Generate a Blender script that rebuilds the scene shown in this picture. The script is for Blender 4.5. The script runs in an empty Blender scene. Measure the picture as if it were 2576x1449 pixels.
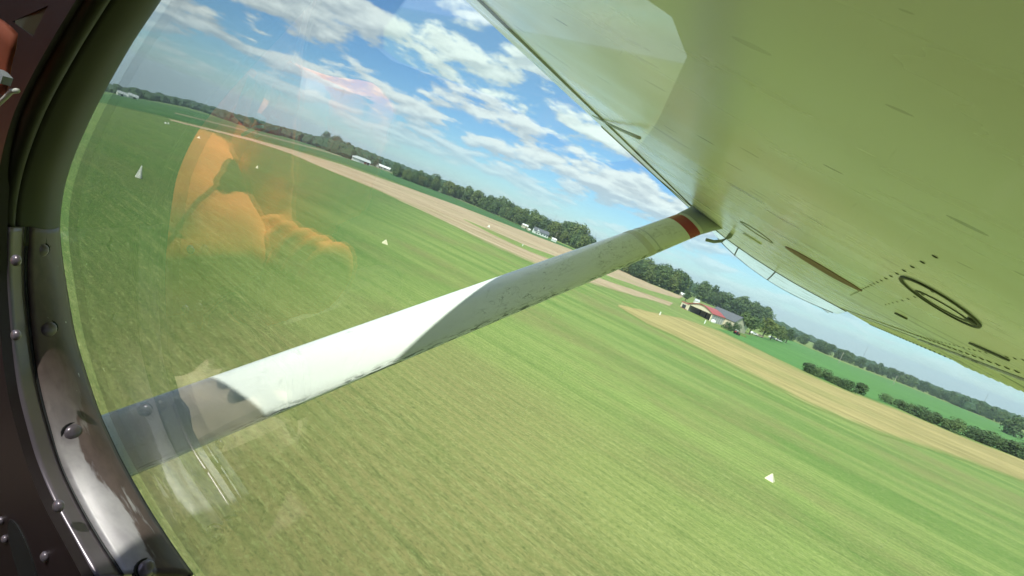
import bpy, bmesh, math, random
import numpy as np
from mathutils import Vector, Matrix, noise as mnoise
random.seed(7); rng = np.random.default_rng(7)
sc = bpy.context.scene
COL = sc.collection
# ------------------------------------------------------------------ camera
PW, PH, FPX = 2576., 1449., 1409.               # photograph's frame in pixels and focal length in those pixels
CX, CY = PW/2, PH/2
def _ray(p):
    d = np.array([(p[0]-CX)/FPX, -(p[1]-CY)/FPX, -1.0]); return d/np.linalg.norm(d)
_n = np.cross(_ray((2225, 502+395)), _ray((1225, 502))); _n /= np.linalg.norm(_n)
if _n[1] < 0: _n = -_n
_fw = np.array([0, 0, -1.0]); _fw = _fw-np.dot(_fw, _n)*_n; _fw /= np.linalg.norm(_fw)
ROT = np.stack([np.cross(_fw, _n), _fw, _n])    # world = ROT @ camera; X right, Y ahead, Z up
EYE = np.array([0, 0, 12.0])
cam = bpy.data.cameras.new('camera'); camo = bpy.data.objects.new('camera', cam); COL.objects.link(camo)
cam.sensor_width = 36; cam.lens = FPX/PW*36; cam.clip_start = 0.005; cam.clip_end = 30000
M4 = Matrix([list(ROT[i])+[EYE[i]] for i in range(3)]+[[0, 0, 0, 1]])
camo.matrix_world = M4
sc.camera = camo
# aircraft axes: S outboard to the wing tip, F forward, N up out of the wing
SUN_AC = np.array([-.78, .36, 1.0])
def wray(p): return ROT @ _ray(p)
AX_S = wray((1938, 711))
AX_N = np.cross(AX_S, wray((1538, 711-400*.67))); AX_N /= np.linalg.norm(AX_N)
if AX_N[2] < 0: AX_N = -AX_N
AX_F = np.cross(AX_N, AX_S)
AC = np.stack([AX_S, AX_F, AX_N])
SUN = SUN_AC @ AC; SUN /= np.linalg.norm(SUN)   # direction towards the sun
# ------------------------------------------------------------------ world, sun, exposure
def setup_world():
    w = bpy.data.worlds.new('World'); sc.world = w; w.use_nodes = True
    nt = w.node_tree; nt.nodes.clear(); N = nt.nodes.new; L = nt.links.new
    out = N('ShaderNodeOutputWorld'); bg = N('ShaderNodeBackground'); bg.inputs[1].default_value = 0.070
    sky = N('ShaderNodeTexSky'); sky.sky_type = 'NISHITA'; sky.sun_disc = False
    sky.sun_elevation = math.asin(SUN[2]); sky.sun_rotation = math.atan2(SUN[0], SUN[1])
    sky.altitude = 250; sky.air_density = 1.0; sky.dust_density = 0.15; sky.ozone_density = 4.0
    geo = N('ShaderNodeTexCoord'); sep = N('ShaderNodeSeparateXYZ'); L(geo.outputs['Generated'], sep.inputs[0])
    def mth(op, a, b=None, c=None, clamp=False):
        n = N('ShaderNodeMath'); n.operation = op; n.use_clamp = clamp
        for i, q in enumerate((a, b, c)):
            if q is None: continue
            if isinstance(q, (int, float)): n.inputs[i].default_value = q
            else: L(q, n.inputs[i])
        return n.outputs[0]
    zc = mth('ADD', mth('MAXIMUM', sep.outputs[2], 0.0), 0.20)
    px = mth('DIVIDE', sep.outputs[0], zc); py = mth('DIVIDE', sep.outputs[1], zc)
    cmb = N('ShaderNodeCombineXYZ'); L(px, cmb.inputs[0]); L(py, cmb.inputs[1])
    def fbm(scale, detail, off, rough=.55, dist=0.0):
        mp = N('ShaderNodeMapping'); mp.inputs['Location'].default_value = off; L(cmb.outputs[0], mp.inputs[0])
        n = N('ShaderNodeTexNoise'); n.inputs['Scale'].default_value = scale; n.inputs['Detail'].default_value = detail
        n.inputs['Roughness'].default_value = rough; n.inputs['Distortion'].default_value = dist
        L(mp.outputs[0], n.inputs['Vector']); return n.outputs[0]
    big = fbm(1.9, 8, (3.1, 1.7, 0), .56, .05)
    big2 = fbm(1.9, 8, (3.1, 1.62, 0.03), .56, .05)      # same cloud sampled a little nearer: gives it a lit and a grey side
    fine = fbm(6.5, 5, (8.3, 4.1, 2.0), .6)
    dens = mth('ADD', big, mth('MULTIPLY', mth('SUBTRACT', fine, .5), .24))
    mask = N('ShaderNodeMapRange'); mask.interpolation_type = 'SMOOTHSTEP'
    mask.inputs['From Min'].default_value = .452; mask.inputs['From Max'].default_value = .535; L(dens, mask.inputs[0])
    fade = N('ShaderNodeMapRange'); fade.inputs['From Min'].default_value = 0.0; fade.inputs['From Max'].default_value = .10
    fade.inputs['To Min'].default_value = .12; L(sep.outputs[2], fade.inputs[0])
    shade = N('ShaderNodeMapRange'); shade.inputs['From Min'].default_value = -.05; shade.inputs['From Max'].default_value = .06
    shade.inputs['To Min'].default_value = .0; shade.inputs['To Max'].default_value = 1.0
    L(mth('SUBTRACT', big, big2), shade.inputs[0])
    ccol = N('ShaderNodeMix'); ccol.data_type = 'RGBA'; L(shade.outputs[0], ccol.inputs[0])
    ccol.inputs[6].default_value = (5.2, 5.6, 6.2, 1); ccol.inputs[7].default_value = (8.6, 8.7, 8.8, 1)
    mix = N('ShaderNodeMix'); mix.data_type = 'RGBA'
    L(mth('MULTIPLY', mask.outputs[0], mth('MULTIPLY', fade.outputs[0], .95)), mix.inputs[0])
    gain = N('ShaderNodeMix'); gain.data_type = 'RGBA'; gain.blend_type = 'MULTIPLY'; gain.inputs[0].default_value = 1; gain.inputs[7].default_value = (.78, .97, 1.16, 1)
    L(sky.outputs[0], gain.inputs[6]); L(gain.outputs[2], mix.inputs[6]); L(ccol.outputs[2], mix.inputs[7])
    L(mix.outputs[2], bg.inputs[0]); L(bg.outputs[0], out.inputs[0])
setup_world()
sun = bpy.data.lights.new('sun', 'SUN'); suno = bpy.data.objects.new('sun', sun); COL.objects.link(suno)
sun.energy = 3.6; sun.angle = math.radians(.53); sun.color = (1.0, .95, .87)
suno.rotation_euler = Vector(SUN).to_track_quat('Z', 'Y').to_euler(); suno.location = (0, 0, 200)
sc.view_settings.view_transform = 'Standard'; sc.view_settings.look = 'None'
sc.view_settings.exposure = 1.15; sc.view_settings.gamma = 1
sc.render.engine = 'CYCLES'; sc.cycles.use_denoising = True
sc.cycles.volume_bounces = 0; sc.cycles.max_bounces = 8; sc.cycles.transparent_max_bounces = 24; sc.cycles.sample_clamp_indirect = 6
sc.cycles.caustics_reflective = False; sc.cycles.caustics_refractive = False
# ------------------------------------------------------------------ helpers
def tag(o, label=None, cat=None, group=None, kind=None):
    if label: o['label'] = label
    if cat: o['category'] = cat
    if group: o['group'] = group
    if kind: o['kind'] = kind
    return o
def empty(name, loc=(0, 0, 0), rz=0.0, parent=None):
    o = bpy.data.objects.new(name, None); COL.objects.link(o); o.location = loc; o.rotation_euler = (0, 0, rz); o.empty_display_size = .2
    o.parent = parent; return o
def link(name, me, mat=None, parent=None, smooth=False):
    o = bpy.data.objects.new(name, me); COL.objects.link(o); o.parent = parent
    if mat is not None:
        me.materials.clear(); me.materials.append(mat)
    if smooth:
        me.polygons.foreach_set('use_smooth', [True]*len(me.polygons))
    return o
class MB:
    """collects vertices and faces of ONE mesh"""
    def __init__(s): s.v = []; s.f = []
    def add(s, vs, fs):
        b = len(s.v); s.v += [tuple(map(float, q)) for q in vs]; s.f += [tuple(b+i for i in f) for f in fs]; return s
    def box(s, c, d, m=None):
        x, y, z = (q/2 for q in d)
        vs = [Vector((sx*x, sy*y, sz*z)) for sx in (-1, 1) for sy in (-1, 1) for sz in (-1, 1)]
        if m is not None: vs = [m @ q for q in vs]
        vs = [q+Vector(c) for q in vs]
        return s.add(vs, [(0, 1, 3, 2), (4, 6, 7, 5), (0, 4, 5, 1), (2, 3, 7, 6), (0, 2, 6, 4), (1, 5, 7, 3)])
    def tube(s, pts, rad, n=8, cap=True, flat=None):
        pts = [Vector(p) for p in pts]; rings = []
        for i, p in enumerate(pts):
            t = (pts[min(i+1, len(pts)-1)]-pts[max(i-1, 0)]).normalized()
            u = t.cross(Vector((0, 0, 1)) if abs(t.z) < .9 else Vector((1, 0, 0))).normalized()
            if flat is not None:
                u = (Vector(flat)-t*t.dot(Vector(flat))).normalized()
            w = t.cross(u); r = rad[i] if isinstance(rad, (list, tuple)) else rad
            ru, rw = r if isinstance(r, tuple) else (r, r)
            rings.append([p+u*ru*math.cos(a)+w*rw*math.sin(a) for a in (2*math.pi*k/n for k in range(n))])
        b = len(s.v)
        fs = [(i*n+k, i*n+(k+1) % n, (i+1)*n+(k+1) % n, (i+1)*n+k) for i in range(len(pts)-1) for k in range(n)]
        if cap: fs += [tuple(range(n-1, -1, -1)), tuple((len(pts)-1)*n+k for k in range(n))]
        return s.add([q for r in rings for q in r], fs)
    def prism(s, poly, z0, z1):
        n = len(poly)
        vs = [(x, y, z0) for x, y in poly]+[(x, y, z1) for x, y in poly]
        return s.add(vs, [tuple(range(n-1, -1, -1)), tuple(range(n, 2*n))]+[(i, (i+1) % n, n+(i+1) % n, n+i) for i in range(n)])
    def ball(s, c, r, nu=10, nv=6, jit=0.0):
        rx, ry, rz = r if isinstance(r, (tuple, list)) else (r, r, r)
        vs = [(c[0], c[1], c[2]-rz)]
        for j in range(1, nv):
            a = -math.pi/2+math.pi*j/nv
            for i in range(nu):
                b = 2*math.pi*i/nu; q = 1+jit*random.uniform(-1, 1)
                vs.append((c[0]+rx*q*math.cos(a)*math.cos(b), c[1]+ry*q*math.cos(a)*math.sin(b), c[2]+rz*q*math.sin(a)))
        vs.append((c[0], c[1], c[2]+rz)); e = len(vs)-1
        fs = [(0, 1+(i+1) % nu, 1+i) for i in range(nu)]
        for j in range(nv-2):
            for i in range(nu):
                a0 = 1+j*nu+i; a1 = 1+j*nu+(i+1) % nu; fs.append((a0, a1, a1+nu, a0+nu))
        o = 1+(nv-2)*nu
        fs += [(o+i, o+(i+1) % nu, e) for i in range(nu)]
        return s.add(vs, fs)
    def mesh(s, name):
        me = bpy.data.meshes.new(name); me.from_pydata(s.v, [], s.f); me.update(); return me
    def build(s, name, mat, parent=None, smooth=False):
        return link(name, s.mesh(name), mat, parent, smooth)
def bevel(o, w=.01, seg=2):
    m = o.modifiers.new('bevel', 'BEVEL'); m.width = w; m.segments = seg; m.limit_method = 'ANGLE'; return o
# ------------------------------------------------------------------ materials
class NT:
    def __init__(s, name):
        s.m = bpy.data.materials.new(name); s.m.use_nodes = True; s.t = s.m.node_tree; s.p = s.t.nodes['Principled BSDF']; s.out = s.t.nodes['Material Output']
    def n(s, typ, **kw):
        x = s.t.nodes.new('ShaderNode'+typ)
        for k, v in kw.items(): setattr(x, k, v)
        return x
    def l(s, a, b): s.t.links.new(a, b); return s
    def math(s, op, a, b=None, clamp=False):
        x = s.n('Math', operation=op, use_clamp=clamp)
        for i, q in enumerate((a, b)):
            if q is None: continue
            if isinstance(q, (int, float)): x.inputs[i].default_value = q
            else: s.l(q, x.inputs[i])
        return x.outputs[0]
    def coord(s, kind='Object', rot=0.0, scale=(1, 1, 1), loc=(0, 0, 0)):
        c = s.n('TexCoord'); mp = s.n('Mapping'); s.l(c.outputs[kind], mp.inputs[0])
        if rot:
            r = s.n('VectorRotate'); r.rotation_type = 'Z_AXIS'; r.inputs['Angle'].default_value = rot
            s.l(c.outputs[kind], r.inputs[0]); s.l(r.outputs[0], mp.inputs[0])
        mp.inputs['Scale'].default_value = scale; mp.inputs['Location'].default_value = loc; return mp.outputs[0]
    def noise(s, vec, scale, detail=4, rough=.55, dist=0.0):
        x = s.n('TexNoise'); s.l(vec, x.inputs['Vector']); x.inputs['Scale'].default_value = scale
        x.inputs['Detail'].default_value = detail; x.inputs['Roughness'].default_value = rough; x.inputs['Distortion'].default_value = dist
        return x.outputs[0]
    def ramp(s, fac, a, b, lo=0.0, hi=1.0, smooth=True):
        x = s.n('MapRange'); x.interpolation_type = 'SMOOTHSTEP' if smooth else 'LINEAR'
        s.l(fac, x.inputs[0]); x.inputs['From Min'].default_value = a; x.inputs['From Max'].default_value = b
        x.inputs['To Min'].default_value = lo; x.inputs['To Max'].default_value = hi; return x.outputs[0]
    def mix(s, fac, a, b, blend='MIX'):
        x = s.n('Mix', data_type='RGBA', blend_type=blend)
        if isinstance(fac, (int, float)): x.inputs[0].default_value = fac
        else: s.l(fac, x.inputs[0])
        for i, q in ((6, a), (7, b)):
            if isinstance(q, tuple): x.inputs[i].default_value = (*q, 1)
            else: s.l(q, x.inputs[i])
        return x.outputs[2]
    def base(s, col, rough=.6, metal=0.0, spec=.5):
        if isinstance(col, tuple): s.p.inputs['Base Color'].default_value = (*col, 1)
        else: s.l(col, s.p.inputs['Base Color'])
        if isinstance(rough, (int, float)): s.p.inputs['Roughness'].default_value = rough
        else: s.l(rough, s.p.inputs['Roughness'])
        s.p.inputs['Metallic'].default_value = metal; s.p.inputs['Specular IOR Level'].default_value = spec
        return s.m
    def bump(s, h, strength=.3, dist=.02):
        b = s.n('Bump'); s.l(h, b.inputs['Height']); b.inputs['Strength'].default_value = strength; b.inputs['Distance'].default_value = dist
        s.l(b.outputs[0], s.p.inputs['Normal'])
def plain(name, col, rough=.6, metal=0.0, var=.12, scale=6.0, spec=.5):
    t = NT(name); nz = t.noise(t.coord(), scale, 5)
    c = t.mix(t.ramp(nz, .3, .7), tuple(q*(1-var) for q in col), tuple(min(1, q*(1+var)) for q in col))
    return t.base(c, rough, metal, spec)
RUN = math.radians(56)                          # the strip and its mowing lines run 56 degrees left of straight ahead
def streaks(t, scales):
    """noise drawn out along the mowing direction; returns one output per (along, across) size pair"""
    outs = []
    for i, (la, lc, det) in enumerate(scales):
        # rotate so that local Y runs along the mowing lines
        v = t.coord('Object', -RUN, (1/lc, 1/la, .02), (i*3.7, i*1.3, 0)); outs.append(t.noise(v, 1.0, det, .6))
    return outs
def mat_grass():
    t = NT('mown_grass')
    s1, s2, s3, s4, s5 = streaks(t, [(16, .75, 4), (70, 5.5, 3), (1.0, .16, 4), (.22, .13, 3), (4.0, .30, 4)])
    patch = t.noise(t.coord('Object', 0, (.021, .021, .02), (4.2, 1.1, 0)), 1.0, 5, .6)
    patch2 = t.noise(t.coord('Object', -RUN, (.06, .03, .02), (7.7, 3.1, 0)), 1.0, 6, .62)
    tuft = t.noise(t.coord('Object', -RUN, (5.5, 3.2, .1)), 1.0, 6, .75)
    c = t.mix(t.ramp(s2, .36, .64), (.135, .232, .045), (.265, .335, .088))
    c = t.mix(t.ramp(patch2, .46, .66, 0, .8), c, (.235, .225, .078)); c = t.mix(t.ramp(patch, .52, .72, 0, .5), c, (.24, .305, .095))
    dv = t.n('VectorMath', operation='DISTANCE'); t.l(t.coord('Object', 0, (1, .8, 1)), dv.inputs[0]); dv.inputs[1].default_value = (-4, 18, 0)
    dry = t.math('MULTIPLY', t.ramp(t.math('ADD', dv.outputs['Value'], t.math('MULTIPLY', patch2, 26)), 20, 40, .75, 0), t.ramp(patch2, .36, .6, .55, 1))
    c = t.mix(dry, c, (.31, .265, .10))
    sxy = t.n('SeparateXYZ'); t.l(t.coord('Object'), sxy.inputs[0])
    left_green = t.ramp(t.math('ADD', t.math('ADD', sxy.outputs[0], t.math('MULTIPLY', sxy.outputs[1], .12)), t.math('MULTIPLY', patch, 22)), -22, 14, .72, 0)  # grass turns darker green towards the left
    c = t.mix(left_green, c, (.046, .115, .024))
    # straight mowing rows a little over a metre and a half wide
    w = t.n('TexWave', wave_type='BANDS', bands_direction='X'); t.l(t.coord('Object', -RUN, (1, 1, .1)), w.inputs['Vector']); w.inputs['Scale'].default_value = .34
    w.inputs['Distortion'].default_value = 2.2; w.inputs['Detail'].default_value = 3; w.inputs['Detail Scale'].default_value = .35
    c = t.mix(t.ramp(w.outputs['Fac'], .2, .8, .22, 0), c, (.095, .165, .036))
    c = t.mix(t.ramp(s1, .54, .66, 0, .28), c, (.315, .345, .115)); c = t.mix(t.ramp(s1, .32, .46, .22, 0), c, (.085, .15, .034))
    c = t.mix(t.ramp(s5, .55, .66, 0, .32), c, (.31, .335, .115)); c = t.mix(t.ramp(s5, .34, .45, .3, 0), c, (.075, .125, .028))
    c = t.mix(t.ramp(s3, .56, .66, 0, .5), c, (.37, .39, .145)); c = t.mix(t.ramp(s3, .33, .44, .4, 0), c, (.06, .10, .024))
    c = t.mix(t.ramp(tuft, .50, .66, 0, .40), c, (.095, .15, .034)); c = t.mix(t.ramp(tuft, .32, .44, .4, 0), c, (.37, .37, .14)); c = t.mix(t.ramp(s4, .55, .68, 0, .48), c, (.37, .39, .15)); c = t.mix(t.ramp(s4, .30, .45, .5, 0), c, (.06, .095, .024))
    return t.base(c, .85, 0, .2)
def field(name, cols, sizes, k=(.5, .5, .5), rough=.9, fringe=0.0):
    t = NT(name); ss = streaks(t, sizes); patch = t.noise(t.coord('Object', 0, (.018, .018, .02)), 1.0, 5, .6)
    c = t.mix(t.ramp(ss[0], .38, .62), cols[0], cols[1])
    c = t.mix(t.ramp(ss[1], .52, .68, 0, k[0]), c, cols[2])
    c = t.mix(t.ramp(ss[2], .30, .48, k[1], 0), c, tuple(q*.55 for q in cols[0]))
    c = t.mix(t.ramp(patch, .5, .7, 0, k[2]), c, cols[3])
    if fringe:      # grass creeping in raggedly along both long sides
        a = t.n('Attribute'); a.attribute_name = 'across'; e = t.math('MINIMUM', a.outputs['Fac'], t.math('SUBTRACT', 1.0, a.outputs['Fac']))
        mixed = t.math('ADD', e, t.math('MULTIPLY', t.math('SUBTRACT', t.math('ADD', t.math('MULTIPLY', ss[1], .6), t.math('MULTIPLY', ss[2], .4)), .5), fringe*2.6))
        c = t.mix(t.ramp(mixed, .0, fringe, .9, 0), c, (.165, .235, .058))
    return t.base(c, rough, 0, .15)
def leaf(name, a, b, hue=.35):
    t = NT(name); oi = t.n('ObjectInfo'); nz = t.noise(t.coord('Object'), .55, 3)
    c = t.mix(t.ramp(nz, .3, .7), a, b)
    c = t.mix(t.math('MULTIPLY', oi.outputs['Random'], hue), c, (a[0]*1.9, a[1]*1.35, a[2]*.9))
    m = t.base(c, .7, 0, .25)
    tr = t.n('BsdfTranslucent'); t.l(c, tr.inputs[0]); ms = t.n('MixShader'); ms.inputs[0].default_value = .25
    t.l(t.p.outputs[0], ms.inputs[1]); t.l(tr.outputs[0], ms.inputs[2]); t.l(ms.outputs[0], t.out.inputs[0]); return m
M = {}
M['grass'] = mat_grass()
M['soil'] = field('tilled_soil', [(.38, .275, .165), (.48, .365, .23), (.58, .46, .31), (.30, .28, .13)], [(130, 8, 5), (60, 3.2, 5), (30, 2.4, 6)], (.75, .75, .6), fringe=.05)
M['gold'] = field('hay_stubble', [(.31, .26, .10), (.45, .36, .15), (.60, .49, .23), (.21, .245, .07)], [(60, 4.2, 5), (22, 1.3, 5), (9, .8, 6)], (.7, .65, .7), fringe=.11)
M['crop'] = field('green_crop', [(.085, .205, .050), (.115, .25, .065), (.17, .29, .09), (.095, .19, .05)], [(80, 9, 4), (30, 2.5, 4), (6, 2, 4)], (.4, .2, .4))
M['bean'] = field('bean_field', [(.050, .125, .036), (.072, .155, .046), (.11, .19, .065), (.045, .105, .033)], [(120, 14, 4), (40, 4, 5), (9, 3, 4)], (.4, .4, .4))
M['track'] = field('farm_track', [(.20, .19, .10), (.27, .25, .15), (.33, .30, .19), (.12, .15, .06)], [(30, 2, 4), (9, .8, 4), (4, .7, 4)], (.5, .4, .5))
M['lane'] = plain('pale_lane', (.30, .29, .24), .9)
M['hill'] = plain('wooded_slope', (.03, .055, .02), .95)
M['leafA'] = leaf('leaf_green', (.085, .150, .056), (.140, .205, .080))
M['leafB'] = leaf('leaf_dark', (.060, .112, .046), (.098, .155, .064))
M['leafC'] = leaf('leaf_light', (.12, .175, .055), (.175, .225, .075))
M['leafF'] = leaf('leaf_far', (.045, .095, .040), (.075, .130, .055), .1)
M['bark'] = plain('bark', (.10, .078, .055), .9)
M['white'] = plain('white_paint', (.78, .77, .73), .5)
M['cream'] = plain('cream_siding', (.62, .54, .40), .6)
M['redroof'] = plain('red_metal_roof', (.42, .085, .075), .4)
M['greyroof'] = plain('grey_shingle', (.115, .12, .135), .75)
M['tinroof'] = plain('pale_tin_roof', (.50, .52, .52), .45)
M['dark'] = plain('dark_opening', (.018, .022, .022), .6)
M['redwood'] = plain('red_boards', (.26, .075, .055), .7)
M['glassdk'] = plain('window_dark', (.03, .04, .05), .15)
M['concrete'] = plain('concrete', (.48, .46, .42), .85)
M['wood'] = plain('pole_wood', (.36, .32, .26), .85)
M['steel'] = plain('mast_steel', (.30, .32, .34), .6)
M['cone'] = plain('marker_paint', (.70, .64, .42), .5, var=.06)
M['conew'] = plain('marker_white', (.66, .64, .56), .5, var=.06)
M['tractor'] = plain('tractor_red', (.45, .03, .035), .35)
M['tyre'] = plain('tyre_rubber', (.02, .02, .02), .8)
M['carw'] = plain('car_white', (.76, .76, .74), .3)
M['cart'] = plain('car_tan', (.42, .33, .24), .35)
# ------------------------------------------------------------------ terrain: a broad rise that falls away gently to both sides
HZ = [(150, 198), (267, 220), (467, 256), (593, 294), (857, 368), (1060, 436), (1225, 498), (1420, 575), (1600, 653), (1717, 706), (1950, 808), (2147, 894), (2400, 994), (2576, 1056)]
_az = []; _dl = []
for p in HZ:
    d = wray(p); _az.append(math.degrees(math.atan2(d[0], d[1]))); _dl.append(max(.0, -math.tan(math.asin(d[2]))))
_az = np.array([-180, -100, -75]+_az+[75, 110, 180]); _dl = np.array([.01, .03, .06]+_dl+[.02, .01, .01])
AZF = np.linspace(-180, 180, 1441); DLF = np.interp(AZF, _az, _dl); _kr = np.hanning(25); _kr /= _kr.sum(); DLF = np.convolve(np.r_[DLF[-13:-1], DLF, DLF[1:13]], _kr, 'valid')
R0 = 60.0
def tz(x, y):
    r = math.hypot(x, y)
    if r <= R0: return 0.0
    k = float(np.interp(math.degrees(math.atan2(x, y)), AZF, DLF))
    q = r-R0
    return -k*(q*q/(q+25.0))
def ground(p, lift=0.0, rmax=9000):
    """point of the ground seen at a place of the photograph"""
    d = wray(p); lo = 4.0; r = 4.0
    while r < rmax:
        q = EYE+d*r
        if q[2] < tz(q[0], q[1]): break
        lo = r; r *= 1.02
    hi = r
    for _ in range(40):
        m = (lo+hi)/2; q = EYE+d*m
        if q[2] < tz(q[0], q[1]): hi = m
        else: lo = m
    q = EYE+d*hi
    return Vector((q[0], q[1], tz(q[0], q[1])+lift))
def px_size(pt, px): return (Vector(pt)-Vector(EYE)).length*px/FPX
def build_ground():
    rs = [0]+[6*1.04**i for i in range(190)]; rs = [r for r in rs if r < 7000]+[7000]
    na = 720; vs = [(0, 0, 0)]; fs = []
    for r in rs[1:]:
        for k in range(na):
            a = 2*math.pi*k/na; x, y = r*math.sin(a), r*math.cos(a); vs.append((x, y, tz(x, y)))
    for k in range(na): fs.append((0, 1+(k+1) % na, 1+k))
    for i in range(len(rs)-2):
        for k in range(na):
            a = 1+i*na+k; b = 1+i*na+(k+1) % na; fs.append((a, b, b+na, a+na))
    m = MB().add(vs, fs)
    tag(m.build('ground', M['grass'], None, True), 'mown airfield grass with streaked mowing lines', kind='structure')
build_ground()
def resample(pts, n):
    pts = [np.array(p, float) for p in pts]; L = [0]
    for a, b in zip(pts, pts[1:]): L.append(L[-1]+np.linalg.norm(b-a))
    out = []
    for i in range(n):
        t = L[-1]*i/(n-1); k = min(max(np.searchsorted(L, t)-1, 0), len(pts)-2)
        u = (t-L[k])/max(L[k+1]-L[k], 1e-9); out.append(pts[k]*(1-u)+pts[k+1]*u)
    return out
def sheet(name, upper, lower, mat, lift, n=90, k=10, rag=.9, label=None):
    U = [ground(p) for p in resample(upper, n)]; Lw = [ground(p) for p in resample(lower, n)]
    vs = []; fs = []
    for i in range(n):
        a, b = U[i], Lw[i]
        d = (b-a); ln = max(d.length, .01); d /= ln
        ja, jb = (rag*(mnoise.noise(Vector((q.x*.06, q.y*.06, z)))*1.6+mnoise.noise(Vector((q.x*.3, q.y*.3, z)))*.8)*min(1, ln/8) for q, z in ((a, 1), (b, 5)))
        a = a+d*ja; b = b+d*jb
        for j in range(k+1):
            q = a.lerp(b, j/k); vs.append((q.x, q.y, tz(q.x, q.y)+(lift*(1+q.length/180) if 0 < j < k else .006+q.length*2e-4)))
    for i in range(n-1):
        for j in range(k):
            p = i*(k+1)+j; fs.append((p, p+1, p+k+2, p+k+1))
    o = MB().add(vs, fs).build(name, mat, None, True)
    at = o.data.attributes.new('across', 'FLOAT', 'POINT'); at.data.foreach_set('value', [j/k for i in range(n) for j in range(k+1)])
    return tag(o, label, kind='structure')
# far crops and verges first, nearer sheets a little higher
sheet('bean_field', [(230, 236), (300, 238), (467, 274), (593, 311), (720, 345), (860, 389), (960, 428), (1060, 466), (1225, 532), (1343, 583), (1445, 628), (1530, 664)],
      [(190, 250), (260, 259), (427, 297), (633, 346), (733, 373), (859, 409), (960, 444), (1060, 484), (1159, 522), (1272, 566), (1359, 600), (1450, 640)], M['bean'], .03, 160, 24, 0, 'dark green bean field beyond the tilled strip')
sheet('farm_lane', [(440, 283), (633, 331), (800, 374), (960, 423), (1060, 463), (1180, 511)], [(440, 286), (633, 334), (800, 377.5), (960, 425.5), (1060, 465), (1180, 513)], M['track'], .06, 60, 2, 0, 'pale grassy lane crossing the bean field')
sheet('tilled_strip', [(427, 300), (633, 349), (733, 376), (859, 414), (960, 449), (1059, 484), (1159, 520), (1272, 564), (1359, 598), (1450, 632), (1562, 680), (1640, 716), (1717, 746)],
      [(427, 303.5), (633, 355), (733, 388), (859, 443), (959, 484), (1112, 556), (1225, 613), (1342, 665), (1430, 700), (1500, 719), (1590, 745), (1640, 757), (1682, 771)], M['soil'], .05, 320, 24, 1.5, 'brown tilled soil strip beside the mown grass')
sheet('grass_verge', [(1166, 551), (1240, 581), (1330, 620), (1420, 652), (1545, 699), (1640, 732), (1730, 757)], [(1166, 553), (1240, 592), (1330, 634), (1420, 668), (1545, 715), (1640, 746), (1700, 768)], M['grass'], .08, 70, 6, .8, 'green grass verge within the tilled strip')
sheet('stubble_field', [(1556, 767), (1640, 784), (1717, 800), (1811, 832), (1917, 884), (2091, 967), (2268, 1034), (2451, 1110), (2700, 1205)],
      [(1554, 772), (1625, 816), (1717, 858), (1931, 966), (2017, 1015), (2217, 1093), (2401, 1153), (2576, 1213), (2760, 1275)], M['gold'], .045, 320, 24, 1.5, 'golden hay stubble strip crossing the airfield')
sheet('crop_field', [(1800, 826), (1900, 846), (1991, 857), (2120, 912), (2267, 967), (2400, 1020), (2517, 1068), (2700, 1135)],
      [(1811, 831), (1917, 883), (2000, 924), (2091, 965), (2268, 1032), (2360, 1070), (2451, 1107), (2700, 1203)], M['crop'], .025, 130, 30, 0, 'bright green crop field behind the hedge')
# ------------------------------------------------------------------ trees
def tree_meshes(seed, h, w, leafs=520, lobes=9, size=.85, trunk=.28):
    r = random.Random(seed)
    cr = MB(); lob = []
    for i in range(lobes):
        a = r.uniform(0, 6.28); rad = r.uniform(.05, .33)*w; z = r.uniform(trunk+.12, .84)*h
        lob.append((rad*math.cos(a), rad*math.sin(a), z, r.uniform(.17, .30)*w*(1.15-.45*abs(z/h-.55))))
    lob.append((0, 0, .8*h, .2*w)); lob.append((0, 0, .52*h, .33*w))
    for i in range(leafs):
        x, y, z, q = r.choice(lob)
        d = Vector((r.gauss(0, 1), r.gauss(0, 1), r.gauss(0, 1)+.15)).normalized()
        p = Vector((x, y, z))+d*q*r.uniform(.72, 1.12)
        if p.z < trunk*h*.75: continue
        nrm = (d+Vector((r.uniform(-.7, .7), r.uniform(-.7, .7), r.uniform(-.3, .9)))).normalized()
        u = nrm.cross(Vector((0, 0, 1)))
        u = u.normalized() if u.length > .05 else Vector((1, 0, 0))
        v = nrm.cross(u); s = size*r.uniform(.55, 1.25); e = s*r.uniform(.55, .95)
        b = nrm*s*.22
        cr.add([p-u*s, p-v*e+b, p+u*s*.9, p+v*e+b], [(0, 1, 2, 3)])
    tr = MB(); tr.tube([(0, 0, -.3), (.05*w*r.uniform(-.4, .4), 0, trunk*h), (0, .03*w, .62*h)], [.028*h, .02*h, .009*h], 7)
    for i in range(4):
        a = i*1.57+r.uniform(-.4, .4); tr.tube([(0, 0, trunk*h*r.uniform(.85, 1.15)), (.17*w*math.cos(a), .17*w*math.sin(a), .48*h), (.28*w*math.cos(a), .28*w*math.sin(a), .66*h)], [.011*h, .008*h, .003*h], 5)
    return tr.mesh('trunk'), cr.mesh('crown')
TREES = [tree_meshes(10+i, 1.0*14, (10.5, 9, 12, 8.5, 11, 10)[i], 900, (10, 8, 12, 7, 11, 9)[i], .62, (.2, .25, .16, .24, .2, .22)[i]) for i in range(6)]
TREESW = [tree_meshes(70+i, 14.0, (11, 12, 13, 10.5, 12.5, 11.5)[i], 1000, 12, .66, .06) for i in range(6)]
SHRUBS = [tree_meshes(40+i, 14, (17, 20, 15, 22)[i], 900, 11, .85, .03) for i in range(4)]
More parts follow.
